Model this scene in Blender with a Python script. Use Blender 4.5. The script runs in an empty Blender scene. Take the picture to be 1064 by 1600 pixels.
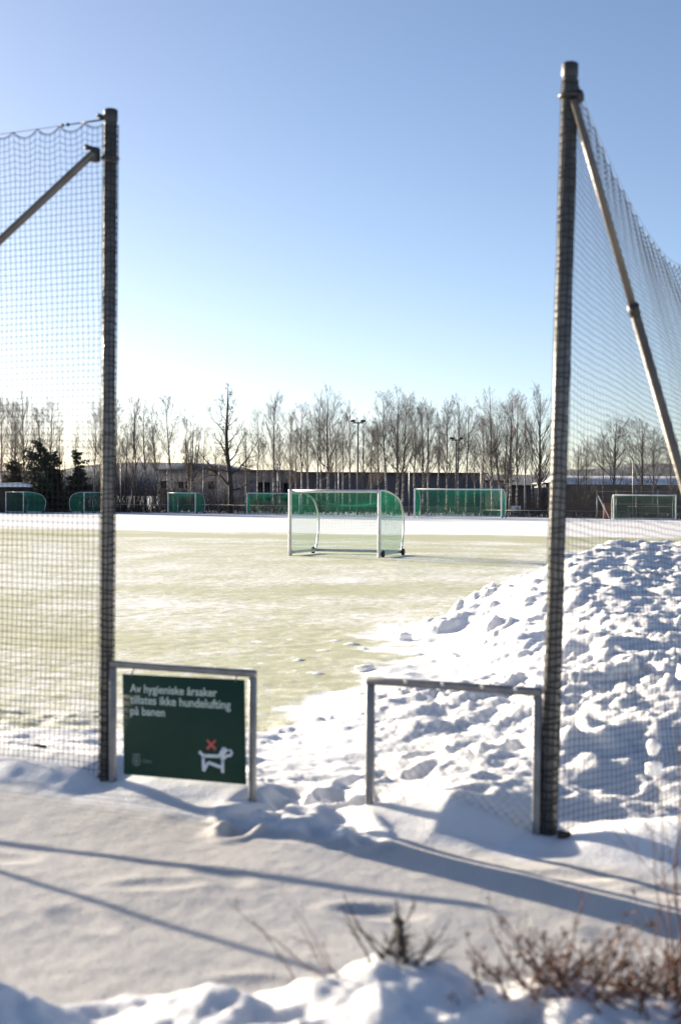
import bpy, math, random
import numpy as np
from mathutils import Matrix, Vector

# ------------------------------------------------------------------ camera, sky, sun, exposure
scene = bpy.context.scene
C = scene.collection
R_ = math.radians
EYE = 1.85
cam_d = bpy.data.cameras.new("camera"); cam = bpy.data.objects.new("camera", cam_d); C.objects.link(cam)
cam_d.sensor_fit = 'VERTICAL'; cam_d.sensor_height = 36.0; cam_d.sensor_width = 24.0; cam_d.lens = 50.0
cam_d.clip_start = 0.05; cam_d.clip_end = 6000
cam_d.dof.use_dof = True; cam_d.dof.focus_distance = 60.0; cam_d.dof.aperture_fstop = 2.6
cam.matrix_world = Matrix.Translation((0, 0, EYE)) @ Matrix.Rotation(R_(90 - 0.67), 4, 'X') @ Matrix.Rotation(R_(0.3), 4, 'Z')
scene.camera = cam

SUN_EL = 11.0
SUN_AZ = 44.5                       # degrees left of the viewing direction
world = bpy.data.worlds.new("World"); scene.world = world; world.use_nodes = True
wn = world.node_tree
bg = wn.nodes['Background']
sky = wn.nodes.new('ShaderNodeTexSky'); sky.sky_type = 'NISHITA'; sky.sun_disc = False
sky.sun_elevation = R_(SUN_EL); sky.sun_rotation = R_(-SUN_AZ)
sky.altitude = 100; sky.air_density = 0.65; sky.dust_density = 0.55; sky.ozone_density = 1.5
wb = wn.nodes.new('ShaderNodeMix'); wb.data_type = 'RGBA'; wb.blend_type = 'MULTIPLY'; wb.inputs[0].default_value = 1.0
wb.inputs[7].default_value = (1.03, 0.975, 0.985, 1)            # camera white balance of a cold clear sky
wn.links.new(sky.outputs[0], wb.inputs[6]); wn.links.new(wb.outputs[2], bg.inputs[0]); bg.inputs[1].default_value = 0.05
sd = bpy.data.lights.new("sun", 'SUN'); sd.energy = 5.0; sd.angle = R_(0.53); sd.color = (1.0, 0.87, 0.68)
sun = bpy.data.objects.new("sun", sd); C.objects.link(sun)
to_sun = Vector((-math.sin(R_(SUN_AZ)) * math.cos(R_(SUN_EL)), math.cos(R_(SUN_AZ)) * math.cos(R_(SUN_EL)), math.sin(R_(SUN_EL))))
sun.rotation_euler = to_sun.to_track_quat('Z', 'Y').to_euler()
sun.location = to_sun * 50
vs = scene.view_settings
vs.view_transform = 'Standard'; vs.look = 'None'; vs.gamma = 1.0; vs.use_curve_mapping = False
vs.exposure = 1.95
scene.render.engine = 'CYCLES'
scene.cycles.use_denoising = True
scene.cycles.max_bounces = 6; scene.cycles.diffuse_bounces = 3; scene.cycles.glossy_bounces = 2
scene.cycles.transmission_bounces = 3; scene.cycles.transparent_max_bounces = 8
scene.cycles.caustics_reflective = False; scene.cycles.caustics_refractive = False

# ------------------------------------------------------------------ helpers
FPX = 2222.0
def X(px, d):                       # sideways metres of a photo column at a given distance
    return (px - 532.0) / FPX * d
def smooth(e0, e1, x):
    t = np.clip((x - e0) / (e1 - e0), 0, 1); return t * t * (3 - 2 * t)

def h2(ix, iy, k=0):
    ix = ix.astype(np.int64); iy = iy.astype(np.int64)
    n = (ix * 374761393 + iy * 668265263 + k * 974634777) & 0x7fffffff
    n = ((n ^ (n >> 13)) * 1274126177) & 0x7fffffff
    n = n ^ (n >> 16)
    return (n & 0xffffff) / float(0xffffff)
def vnoise(x, y, k=0):
    ix = np.floor(x); iy = np.floor(y); fx = x - ix; fy = y - iy
    fx = fx * fx * fx * (fx * (fx * 6 - 15) + 10); fy = fy * fy * fy * (fy * (fy * 6 - 15) + 10)
    a = h2(ix, iy, k); b = h2(ix + 1, iy, k); c = h2(ix, iy + 1, k); d = h2(ix + 1, iy + 1, k)
    return (a * (1 - fx) + b * fx) * (1 - fy) + (c * (1 - fx) + d * fx) * fy * 1.0
def fbm(x, y, o=4, k=0):
    v = 0; a = .5
    for i in range(o):
        v = v + a * (vnoise(x, y, k + i * 7) - .5); x = x * 2.03 + 1.7; y = y * 2.03 - 3.1; a *= .5
    return v
def lumps(x, y, cell, k=0, dens=.7, rmin=.25, rmax=.6):      # rounded snow clods, height field
    u = x / cell; v = y / cell; ix = np.floor(u); iy = np.floor(v); out = np.zeros_like(x)
    for i in (-1, 0, 1):
        for j in (-1, 0, 1):
            cx = ix + i; cy = iy + j
            px = cx + h2(cx, cy, k); py = cy + h2(cx, cy, k + 1)
            r = rmin + (rmax - rmin) * h2(cx, cy, k + 2) ** 1.5
            on = h2(cx, cy, k + 3) < dens
            el = .6 + .8 * h2(cx, cy, k + 4); an = 6.28 * h2(cx, cy, k + 5)
            dx = u - px; dy = v - py
            qx = (dx * np.cos(an) + dy * np.sin(an)) * el; qy = (-dx * np.sin(an) + dy * np.cos(an)) / el
            q = np.clip(1 - (qx * qx + qy * qy) / (r * r), 0, 1) * r * on
            out = np.maximum(out, q)
    return out * cell

def slabs(x, y, cell, k=0):                                     # broken, tilted chunks with sharp edges
    u = x / cell; v = y / cell; ix = np.floor(u); iy = np.floor(v); best = np.full_like(x, 9.); out = np.zeros_like(x)
    for i in (-1, 0, 1):
        for j in (-1, 0, 1):
            cx = ix + i; cy = iy + j
            dx = u - cx - h2(cx, cy, k); dy = v - cy - h2(cx, cy, k + 1)
            wgt = .6 + .9 * h2(cx, cy, k + 5); d = (dx * dx + dy * dy) / wgt
            h = (h2(cx, cy, k + 2) - .5) * 1.1 + (h2(cx, cy, k + 3) - .5) * 1.5 * dx + (h2(cx, cy, k + 4) - .5) * 1.5 * dy
            m = d < best; best = np.where(m, d, best); out = np.where(m, h, out)
    return out * cell
def mesh_from(name, V, F):
    """V (n,3); F list of int arrays (m,k)"""
    me = bpy.data.meshes.new(name)
    V = np.ascontiguousarray(V, dtype=np.float32)
    me.vertices.add(len(V)); me.vertices.foreach_set('co', V.ravel())
    loops = np.concatenate([f.ravel() for f in F]).astype(np.int32)
    tot = np.concatenate([np.full(len(f), f.shape[1]) for f in F]).astype(np.int32)
    st = np.concatenate([[0], np.cumsum(tot)[:-1]]).astype(np.int32)
    me.loops.add(len(loops)); me.loops.foreach_set('vertex_index', loops)
    me.polygons.add(len(tot)); me.polygons.foreach_set('loop_start', st); me.polygons.foreach_set('loop_total', tot)
    me.update(calc_edges=True); me.validate()
    return me

class MB:
    def __init__(s): s.V = []; s.F = {}; s.n = 0
    def add(s, V, F):
        V = np.asarray(V, float)
        for f in F:
            f = np.asarray(f, int)
            if f.ndim == 1: f = f[None]
            s.F.setdefault(f.shape[1], []).append(f + s.n)
        s.V.append(V); s.n += len(V); return s
    def box(s, c, size, M=None):
        x, y, z = [q / 2 for q in size]
        V = np.array([(i, j, k) for i in (-x, x) for j in (-y, y) for k in (-z, z)])
        if M is not None: V = V @ np.array(M)[:3, :3].T
        V = V + np.array(c)
        return s.add(V, [np.array([(0, 1, 3, 2), (4, 6, 7, 5), (0, 4, 5, 1), (2, 3, 7, 6), (0, 2, 6, 4), (1, 5, 7, 3)])])
    def bevbox(s, c, size, b=.01, M=None):
        x, y, z = [q / 2 for q in size]; V = []
        for i in (-1, 1):
            for j in (-1, 1):
                for k in (-1, 1):
                    V += [(i * (x - b), j * (y - b), k * z), (i * (x - b), j * y, k * (z - b)), (i * x, j * (y - b), k * (z - b))]
        import bmesh
        bm = bmesh.new()
        for v in V: bm.verts.new(v)
        r = bmesh.ops.convex_hull(bm, input=bm.verts)
        bm.verts.index_update()
        VV = np.array([v.co[:] for v in bm.verts]); FF = np.array([[v.index for v in f.verts] for f in bm.faces if len(f.verts) == 3])
        F4 = [np.array([v.index for v in f.verts]) for f in bm.faces if len(f.verts) != 3]
        bm.free()
        if M is not None: VV = VV @ np.array(M)[:3, :3].T
        fl = ([FF] if len(FF) else []) + F4
        return s.add(VV + np.array(c), fl)
    def tubes(s, P, Rr, sides=3, caps=False):
        P = np.asarray(P, float)
        if P.ndim == 2: P = P[None]
        M, n, _ = P.shape
        Rr = np.broadcast_to(np.asarray(Rr, float), (M, n)) if np.ndim(Rr) != 2 else np.asarray(Rr)
        T = np.gradient(P, axis=1); T /= np.linalg.norm(T, axis=2, keepdims=True) + 1e-12
        mt = T.mean(1); mt /= np.linalg.norm(mt, axis=1, keepdims=True) + 1e-12
        ref = np.where((np.abs(mt[:, 2:3]) < .75), np.array([[0, 0, 1.]]), np.array([[1., .13, 0]]))
        U = np.cross(T, ref[:, None, :]); U /= np.linalg.norm(U, axis=2, keepdims=True) + 1e-12
        W = np.cross(T, U)
        ang = np.arange(sides) / sides * 2 * np.pi + .3
        V = P[:, :, None, :] + Rr[:, :, None, None] * (np.cos(ang)[None, None, :, None] * U[:, :, None, :] + np.sin(ang)[None, None, :, None] * W[:, :, None, :])
        idx = np.arange(M * n * sides).reshape(M, n, sides)
        a = idx[:, :-1, :]; b = np.roll(idx, -1, 2)[:, :-1, :]; c = np.roll(idx, -1, 2)[:, 1:, :]; d = idx[:, 1:, :]
        F = [np.stack([a, b, c, d], -1).reshape(-1, 4)]
        if caps: F += [idx[:, 0, ::-1].reshape(M, sides), idx[:, -1, :].reshape(M, sides)]
        return s.add(V.reshape(-1, 3), F)
    def tube(s, pts, r, sides=12, caps=True):
        return s.tubes(np.array(pts, float)[None], np.broadcast_to(np.asarray(r, float), (1, len(pts))), sides, caps)
    def build(s, name, mat, parent=None, smooth_=True, loc=None):
        me = mesh_from(name, np.concatenate(s.V), [np.concatenate(v) for v in s.F.values()])
        return link(name, me, mat, parent, smooth_, loc)

def link(name, me, mat, parent=None, smooth_=True, loc=None):
    o = bpy.data.objects.new(name, me); C.objects.link(o)
    if mat: me.materials.append(mat)
    if smooth_: me.polygons.foreach_set('use_smooth', np.ones(len(me.polygons), bool))
    if parent: o.parent = parent
    if loc is not None: o.location = loc
    return o
def tag(o, label=None, cat=None, group=None, kind=None):
    if label: o['label'] = label
    if cat: o['category'] = cat
    if group: o['group'] = group
    if kind: o['kind'] = kind
    return o
def empty(name, loc, rz=0.0):
    o = bpy.data.objects.new(name, None); C.objects.link(o); o.location = loc; o.rotation_euler[2] = rz
    o.empty_display_size = .1
    return o
def copy_tree(o, parent=None):
    c = o.copy(); C.objects.link(c); c.parent = parent
    for ch in list(o.children): copy_tree(ch, c)
    return c

# ------------------------------------------------------------------ materials
def mat(name, col, rough=.6, metal=0.0, noise=None, bump=None, spec=None):
    """principled; noise=(scale, other colour, lo, hi); bump=(scale, strength, distance)"""
    m = bpy.data.materials.new(name); m.use_nodes = True
    nt = m.node_tree; p = nt.nodes['Principled BSDF']
    p.inputs['Base Color'].default_value = (*col, 1); p.inputs['Roughness'].default_value = rough; p.inputs['Metallic'].default_value = metal
    if spec is not None: p.inputs['Specular IOR Level'].default_value = spec
    tc = nt.nodes.new('ShaderNodeTexCoord')
    if noise:
        n = nt.nodes.new('ShaderNodeTexNoise'); n.inputs['Scale'].default_value = noise[0]; n.inputs['Detail'].default_value = 5
        nt.links.new(tc.outputs['Object'], n.inputs['Vector'])
        r = nt.nodes.new('ShaderNodeValToRGB'); r.color_ramp.elements[0].position = noise[2]; r.color_ramp.elements[1].position = noise[3]
        r.color_ramp.elements[0].color = (*col, 1); r.color_ramp.elements[1].color = (*noise[1], 1)
        nt.links.new(n.outputs['Fac'], r.inputs[0]); nt.links.new(r.outputs[0], p.inputs['Base Color'])
    if bump:
        n = nt.nodes.new('ShaderNodeTexNoise'); n.inputs['Scale'].default_value = bump[0]; n.inputs['Detail'].default_value = 4
        nt.links.new(tc.outputs['Object'], n.inputs['Vector'])
        b = nt.nodes.new('ShaderNodeBump'); b.inputs['Strength'].default_value = bump[1]; b.inputs['Distance'].default_value = bump[2]
        nt.links.new(n.outputs['Fac'], b.inputs['Height']); nt.links.new(b.outputs[0], p.inputs['Normal'])
    return m

def snow_material():
    m = bpy.data.materials.new("snow"); m.use_nodes = True
    nt = m.node_tree; N = nt.nodes; Lk = nt.links; p = N['Principled BSDF']
    p.inputs['Roughness'].default_value = .55; p.inputs['Specular IOR Level'].default_value = .25
    p.inputs['Subsurface Weight'].default_value = .45; p.inputs['Subsurface Scale'].default_value = .07; p.inputs['Subsurface Radius'].default_value = (1.0, .95, .9)
    geo = N.new('ShaderNodeNewGeometry')
    def noise(scale, detail, rough=.55, stretch=None):
        n = N.new('ShaderNodeTexNoise'); n.inputs['Scale'].default_value = scale; n.inputs['Detail'].default_value = detail; n.inputs['Roughness'].default_value = rough
        if stretch:
            mp = N.new('ShaderNodeMapping'); mp.inputs['Rotation'].default_value = (0, 0, stretch[0]); mp.inputs['Scale'].default_value = stretch[1]
            Lk.new(geo.outputs['Position'], mp.inputs[0]); Lk.new(mp.outputs[0], n.inputs['Vector'])
        else: Lk.new(geo.outputs['Position'], n.inputs['Vector'])
        return n.outputs['Fac']
    def mth(op, a, b=None, c=None, clamp=False):
        n = N.new('ShaderNodeMath'); n.operation = op; n.use_clamp = clamp
        for i, v in enumerate((a, b, c)):
            if v is None: continue
            if isinstance(v, (int, float)): n.inputs[i].default_value = v
            else: Lk.new(v, n.inputs[i])
        return n.outputs[0]
    def mix(f, a, b):
        n = N.new('ShaderNodeMix'); n.data_type = 'RGBA'
        if isinstance(f, (int, float)): n.inputs[0].default_value = f
        else: Lk.new(f, n.inputs[0])
        for i, v in ((6, a), (7, b)):
            if isinstance(v, tuple): n.inputs[i].default_value = (*v, 1)
            else: Lk.new(v, n.inputs[i])
        return n.outputs[2]
    def attr(nm):
        n = N.new('ShaderNodeAttribute'); n.attribute_name = nm; return n.outputs['Fac']
    dirt, turf = attr('dirt'), attr('turf')
    # clean snow, a little uneven
    c = mix(noise(1.3, 4), (.90, .90, .91), (.84, .845, .86))
    # trodden snow: greyer, with grit
    g1 = noise(5, 5, .65); g2 = noise(45, 3, .6)
    tro = mix(g1, (.61, .585, .56), (.50, .48, .455))
    tro = mix(mth('MULTIPLY', mth('SUBTRACT', g2, .60, clamp=True), 5.0, clamp=True), tro, (.22, .18, .15))
    c = mix(dirt, c, tro)
    # turf showing through thin snow
    s1 = noise(.55, 5, .62, (R_(-26), (1.0, .55, 1.0))); s2 = noise(6.0, 4, .65, (R_(-26), (1.0, .6, 1.0))); s3 = noise(34, 3, .6)
    cov = mth('ADD', mth('ADD', mth('MULTIPLY', s1, .30), mth('MULTIPLY', s2, .38)), mth('MULTIPLY', s3, .32))
    thr = mth('SUBTRACT', .98, mth('MULTIPLY', turf, .678))
    msk = mth('MULTIPLY', mth('SUBTRACT', cov, thr), 7.5, clamp=True)
    tur = mix(s2, (.21, .245, .055), (.32, .32, .095))
    tur = mix(s3, tur, (.42, .41, .165))
    msk = mth('MULTIPLY', msk, .78)
    c = mix(msk, c, tur)
    Lk.new(c, p.inputs['Base Color'])
    h = mth('ADD', mth('MULTIPLY', noise(9, 6, .6), 1.0), mth('MULTIPLY', noise(60, 3, .6), .5))
    b = N.new('ShaderNodeBump'); b.inputs['Strength'].default_value = .24; b.inputs['Distance'].default_value = .025
    Lk.new(h, b.inputs['Height']); Lk.new(b.outputs[0], p.inputs['Normal'])
    return m

def net_material(name, col, tr=.4):
    m = bpy.data.materials.new(name); m.use_nodes = True; nt = m.node_tree
    p = nt.nodes['Principled BSDF']; p.inputs['Base Color'].default_value = (*col, 1); p.inputs['Roughness'].default_value = .6
    t = nt.nodes.new('ShaderNodeBsdfTranslucent'); t.inputs[0].default_value = (*[min(1, q * 1.3) for q in col], 1)
    mx = nt.nodes.new('ShaderNodeMixShader'); mx.inputs[0].default_value = tr
    nt.links.new(p.outputs[0], mx.inputs[1]); nt.links.new(t.outputs[0], mx.inputs[2])
    nt.links.new(mx.outputs[0], nt.nodes['Material Output'].inputs[0])
    return m

def birch_material():
    m = mat('birch_bark', (.42, .39, .36), .8)
    nt = m.node_tree; p = nt.nodes['Principled BSDF']; geo = nt.nodes.new('ShaderNodeTexCoord')
    mp = nt.nodes.new('ShaderNodeMapping'); mp.inputs['Scale'].default_value = (1.5, 1.5, 4.0); nt.links.new(geo.outputs['Object'], mp.inputs[0])
    n = nt.nodes.new('ShaderNodeTexNoise'); n.inputs['Scale'].default_value = 1.6; n.inputs['Detail'].default_value = 6; n.inputs['Roughness'].default_value = .7
    nt.links.new(mp.outputs[0], n.inputs['Vector'])
    r = nt.nodes.new('ShaderNodeValToRGB'); e = r.color_ramp.elements
    e[0].position = .44; e[0].color = (.05, .042, .038, 1); e[1].position = .56; e[1].color = (.46, .43, .39, 1)
    nt.links.new(n.outputs['Fac'], r.inputs[0])
    # bark turns brown towards the thin top of the stem
    sp = nt.nodes.new('ShaderNodeSeparateXYZ'); nt.links.new(geo.outputs['Object'], sp.inputs[0])
    mr = nt.nodes.new('ShaderNodeMapRange'); mr.inputs[1].default_value = 3.5; mr.inputs[2].default_value = 8.0; nt.links.new(sp.outputs[2], mr.inputs[0])
    mx = nt.nodes.new('ShaderNodeMix'); mx.data_type = 'RGBA'; mx.inputs[7].default_value = (.075, .052, .043, 1)
    nt.links.new(mr.outputs[0], mx.inputs[0]); nt.links.new(r.outputs[0], mx.inputs[6]); nt.links.new(mx.outputs[2], p.inputs['Base Color'])
    return m

M = dict(
    snow=snow_material(),
    galv=mat('galvanised_steel', (.12, .125, .125), .45, .5, (9, (.18, .18, .175), .35, .7), (60, .15, .003)),
    galv_light=mat('galvanised_tube', (.17, .17, .18), .48, .45, (12, (.25, .25, .255), .35, .7)),
    dark_steel=mat('dark_fitting', (.035, .034, .035), .5, .2),
    tan_steel=mat('weathered_tube', (.12, .105, .09), .5, .3, (7, (.17, .15, .125), .35, .7)),
    netblack=mat('black_net_cord', (.018, .018, .02), .7),
    dullwire=mat('dull_wire', (.16, .165, .17), .8),
    wire=mat('steel_wire', (.30, .31, .32), .4, .7),
    netgreen=net_material('green_net_cord', (.03, .40, .26), .45),
    netdark=net_material('dark_green_net_cord', (.012, .16, .10), .35),
    alu=mat('aluminium', (.62, .62, .63), .38, .35, (5, (.50, .50, .52), .4, .7)),
    whitepaint=mat('white_paint', (.78, .78, .77), .45, 0, (4, (.66, .65, .63), .5, .8)),
    rubber=mat('black_rubber', (.02, .02, .022), .75),
    hub=mat('wheel_hub', (.16, .04, .03), .5),
    sign=mat('green_sign', (.010, .040, .028), .6, 0, (3, (.014, .047, .033), .4, .7), None, .2),
    letter=mat('sign_lettering', (.50, .60, .57), .5),
    letter_dim=mat('sign_crest_print', (.13, .19, .175), .5),
    white_print=mat('sign_white_print', (.62, .68, .76), .5),
    red_print=mat('sign_red_print', (.52, .10, .09), .5),
    birch=birch_material(),
    twig=mat('birch_twig', (.105, .085, .077), .85),
    oak=mat('dark_bark', (.045, .036, .030), .9, 0, (3, (.075, .06, .05), .4, .7)),
    shrub=mat('shrub_twig', (.070, .050, .040), .85),
    redtwig=mat('red_brown_twig', (.20, .09, .058), .8, 0, (14, (.055, .036, .03), .4, .65)),
    darktwig=mat('dead_twig', (.055, .042, .036), .8),
    deadleaf=mat('withered_leaf', (.24, .10, .055), .75, 0, (30, (.16, .075, .04), .4, .65)),
    needle=mat('needles', (.022, .032, .018), .8, 0, (1.3, (.038, .048, .024), .35, .7)),
    concrete=mat('grey_render', (.31, .285, .265), .9, 0, (.5, (.26, .24, .225), .35, .7), (8, .2, .02)),
    darkwall=mat('dark_cladding', (.085, .087, .10), .7, 0, (.4, (.11, .11, .122), .35, .7)),
    darkwall2=mat('brown_cladding', (.055, .048, .045), .8, 0, (.4, (.075, .065, .06), .35, .7)),
    glass=mat('window_glass', (.03, .035, .04), .12),
    frame=mat('dark_frame', (.05, .047, .045), .6),
    redbox=mat('rust_red_paint', (.22, .07, .045), .7),
    stone=mat('dark_stone', (.05, .038, .032), .85, 0, None, (20, .5, .01)),
    hill=mat('far_forest', (.10, .12, .14), 1.0, 0, (.02, (.17, .19, .21), .4, .65)),
    grit=mat('bare_soil', (.06, .048, .04), .95, 0, (15, (.10, .085, .07), .4, .65), (25, .6, .02)),
)

# ------------------------------------------------------------------ terrain
LP = np.array([-1.38, 8.41]); RP = np.array([1.06, 7.20])
FA = (RP - LP) / np.linalg.norm(RP - LP); FB = np.array([-FA[1], FA[0]])      # along the fence, into the pitch
SR = float(np.linalg.norm(RP - LP))
def st(x, y):
    return (x - LP[0]) * FA[0] + (y - LP[1]) * FA[1], (x - LP[0]) * FB[0] + (y - LP[1]) * FB[1]
def fence_pt(s, t=0.0, z=0.0):
    return np.array([LP[0] + FA[0] * s + FB[0] * t, LP[1] + FA[1] * s + FB[1] * t, z])

HX_Y = [6.5, 7.6, 8.4, 10, 12, 14.4, 17, 19.5, 22, 26, 29]
HX_X = [1.5, .75, .15, -.35, -.25, .2, .45, .7, 1.7, 4.6, 8.0]
HH_Y = [7.2, 7.9, 8.5, 9.6, 11, 14, 18, 21.5, 24, 26, 27.5]
HH_Z = [0, .05, .16, .50, .52, .62, .92, 1.28, 1.22, .7, 0]
def heap_edge(x, y):
    return np.interp(y, HX_Y, HX_X) + fbm(x * .9 + 5, y * .9, 4, 91) * 1.7
def heap_h(x, y):
    e = heap_edge(x, y)
    r = np.clip((x - e) / 2.6, 0, 1)
    r = r ** 1.35 * (1.4 - .4 * r)
    return r * np.interp(y, HH_Y, HH_Z) * (1 - smooth(16, 21, x) * .6)
def bank_edge(x):
    return 4.95 - .14 * x + .16 * np.sin(x * 2.3 + .6)
random.seed(4)
PRINTS = []
for i in range(46):      # footprints through the gate opening and on over the pitch edge
    f = random.random()
    s = 1.4 + random.gauss(0, .30) + f * random.uniform(-.5, 1.3); t = -.55 + f * 3.0
    p = fence_pt(s, t); PRINTS.append((p[0], p[1], random.uniform(.6, 2.3), .02 + random.random() * .025))
for i in range(26):      # prints up the heap
    y = random.uniform(9.5, 19); x = random.uniform(.11, .30) * y
    PRINTS.append((x, y, random.uniform(.4, 2.6), .06 + random.random() * .06))
for i in range(40):      # path
    s = random.uniform(-4, 5); t = random.uniform(-3.0, -.35); p = fence_pt(s, t); PRINTS.append((p[0], p[1], random.uniform(-.9, .2), .009))
for i in range(9):
    PRINTS.append((random.uniform(-1.2, 1.1), random.uniform(3.0, 4.4), random.uniform(0, 3), .05))

def terrain(x, y):
    s, t = st(x, y)
    z = .10 * (1 - smooth(.2, 3.0, t))
    dist = np.hypot(x, y)
    near = 1 - smooth(30, 60, dist)
    gate = smooth(.95, 1.15, s) * (1 - smooth(1.6, 1.85, s))
    # ridges of pushed snow along the fence foot
    wob = fbm(s * 1.6, t * .2 + 3, 3, 11) * .35
    hgt = np.interp(s, [-12, -1.2, -.15, .0, .3, .9, 1.1, 1.6, 1.8, 2.2, 2.62, 2.8, 3.05, 3.5, 4.4, 9], [.11, .13, .09, .04, .06, .065, .0, .03, .10, .17, .03, .03, .13, .17, .2, .25])
    ridge = np.exp(-((t - .02 - wob * .5) / np.where(t < 0, .26, .38)) ** 2)
    z = z + hgt * ridge * (1 + .7 * fbm(x * 1.7, y * 1.7, 2, 21))
    # snow pushed up behind the right frame
    z = z + .12 * np.exp(-(((s - 2.3) / .55) ** 2 + ((t - .75) / .5) ** 2)) + .07 * np.exp(-(((s - 1.95) / .35) ** 2 + ((t - 1.2) / .5) ** 2))
    z = z + .10 * np.exp(-(((s + .3) / .9) ** 2 + ((t - .35) / .28) ** 2))
    hp = heap_h(x, y)
    z = np.where(t > -.15, np.maximum(z, hp * .9 + z * .35), z)
    # clods
    rough = np.clip(smooth(.02, .35, hp), 0, 1) * smooth(-.1, .3, t)
    loose = smooth(.0, .55, t) * (1 - smooth(1.4, 3.6, t + fbm(x * .7, y * .7, 3, 5) * 2.0)) * (1 - gate * .4)
    wx = x + fbm(x * 3, y * 3, 3, 35) * .35; wy = y + fbm(x * 3 + 9, y * 3, 3, 36) * .35
    pat = smooth(-.10, .12, fbm(x * .55, y * .55, 3, 37) + .20 * smooth(1.6, .2, x - heap_edge(x, y)) + .04 * smooth(19, 22, y) - .10)
    lm = lumps(wx, wy, .9, 31, .35, .2, .6) * .22 + pat * (slabs(wx, wy, .42, 41) * .20 + slabs(wx + .3, wy, .17, 45) * .34) + lumps(wx, wy, .075, 55, .45, .2, .5) * .5 * (.15 + .85 * pat) + lumps(wx, wy + .2, .2, 51, .25, .15, .5) * .45
    z = z + lm * rough * .8 * (.35 + .65 * smooth(8.8, 11, y)) + lm * loose * .24 * (1 - rough)
    z = z + fbm(x * 1.1, y * 1.1, 4, 61) * (.15 * rough + .05 * loose) + fbm(x * 5, y * 5, 4, 71) * (.13 * rough + .05 * loose)
    # scattered clods rolled off the heap
    fringe = smooth(-1.5, .0, x - heap_edge(x, y)) * (1 - rough) * smooth(10, 12, y) * (1 - smooth(25, 28, y))
    z = z + lumps(x, y, .30, 81, .14, .10, .30) * .55 * fringe
    # path
    pa = (1 - smooth(-.45, -.1, t))
    z = z + pa * (fbm(x * 1.1, y * 1.1, 2, 101) * .035 + fbm(x * 8, y * 8, 4, 111) * .007)
    # near snow bank beside the camera
    e = bank_edge(x) + fbm(x * 2.2, y * 2.2, 3, 121) * .45
    bk = smooth(0, .62, e - y)
    top = np.interp(x, [-3, -1.05, -.6, -.15, .12, .32, .5, 1.0, 2.0], [.40, .27, .17, .23, .31, .27, .21, .21, .24])
    bz = bk * (top + fbm(x * 2.4, y * 2.4, 4, 131) * .16 + lumps(x + fbm(x * 5, y * 5, 2, 145) * .2, y, .22, 141, .5, .2, .6) * .17 + lumps(x, y, .09, 147, .4, .2, .55) * .25 + fbm(x * 9, y * 9, 3, 151) * .03)
    z = z + bz
    # thin uneven cover on the pitch
    z = z + near * (1 - pa) * fbm(x * 3, y * 3, 3, 161) * .02
    for (fx, fy, an, dep) in PRINTS:
        m = (np.abs(x - fx) < .4) & (np.abs(y - fy) < .4)
        if not m.any(): continue
        dx = x[m] - fx; dy = y[m] - fy
        u = (dx * math.cos(an) + dy * math.sin(an)) / .16; v = (-dx * math.sin(an) + dy * math.cos(an)) / .075
        q = u * u + v * v
        z[m] += -dep * np.exp(-q ** 2 * .8) + dep * .35 * np.exp(-(np.sqrt(q) - 1.55) ** 2 * 6)
    return z

BD = [(-60, 152.5), (-37, 147), (-15.6, 141), (25, 119), (34, 114.5), (70, 95)]
def far_edge(x):
    return np.interp(x, [b[0] for b in BD], [b[1] for b in BD])

ang = np.concatenate([np.linspace(-42, -17, 60)[:-1], np.linspace(-17, 17, 440), np.linspace(17, 42, 60)[1:]])
dd = np.concatenate([2.4 * np.exp(np.arange(0, math.log(30 / 2.4), .0046)), 30.1 * np.exp(np.arange(0, math.log(420 / 30.1), .016))])
A, D = np.meshgrid(np.radians(ang), dd)
gx = (D * np.tan(A)).ravel(); gy = D.ravel()
gz = terrain(gx, gy)
gs, gt = st(gx, gy)
hp = heap_h(gx, gy)
dirt = (1 - smooth(-.5, -.22, gt + fbm(gx * 3, gy * 3, 3, 201) * .35)) * smooth(0, .28, gy - bank_edge(gx) - fbm(gx * 2.5, gy * 2.5, 3, 211) * .4 + .3)
gate_d = np.hypot((gs - 1.4) / 1.2, gt / 1.6)
dirt = np.maximum(dirt, .28 * (gy < bank_edge(gx)) * (.5 + 1.6 * np.clip(fbm(gx * 3, gy * 3, 3, 261) + .2, 0, 1)))
dirt = np.clip(np.maximum(dirt * .95, .35 * np.exp(-gate_d ** 2)), 0, 1)
t0_ = 1.0 + 1.0 * smooth(.5, 1.5, gs)
turf = smooth(0, 1.5, gt - t0_ + fbm(gx * .8, gy * .8, 4, 221) * 2.4) * (1 - smooth(-.35, .35, gx - heap_edge(gx, gy) + fbm(gx * 2, gy * 2, 3, 231)) * smooth(6, 8, gy) * (1 - smooth(25, 30, gy)))
lim = 71 - .25 * gx + fbm(gx * .12, gy * .12, 3, 241) * 7
turf *= (1 - smooth(-2.5, 2.5, gy - lim))
turf *= .86 + .28 * fbm(gx * .12, gy * .25, 3, 251) + .14 * np.exp(-((gy - lim + 7) / 4.0) ** 2)
turf *= 1 - smooth(.004, .02, lumps(gx, gy, .30, 81, .14, .10, .30)) * (gy > 10) * (gy < 28) * (gx > heap_edge(gx, gy) - 1.5)
turf = np.clip(turf, 0, 1.1)

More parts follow.
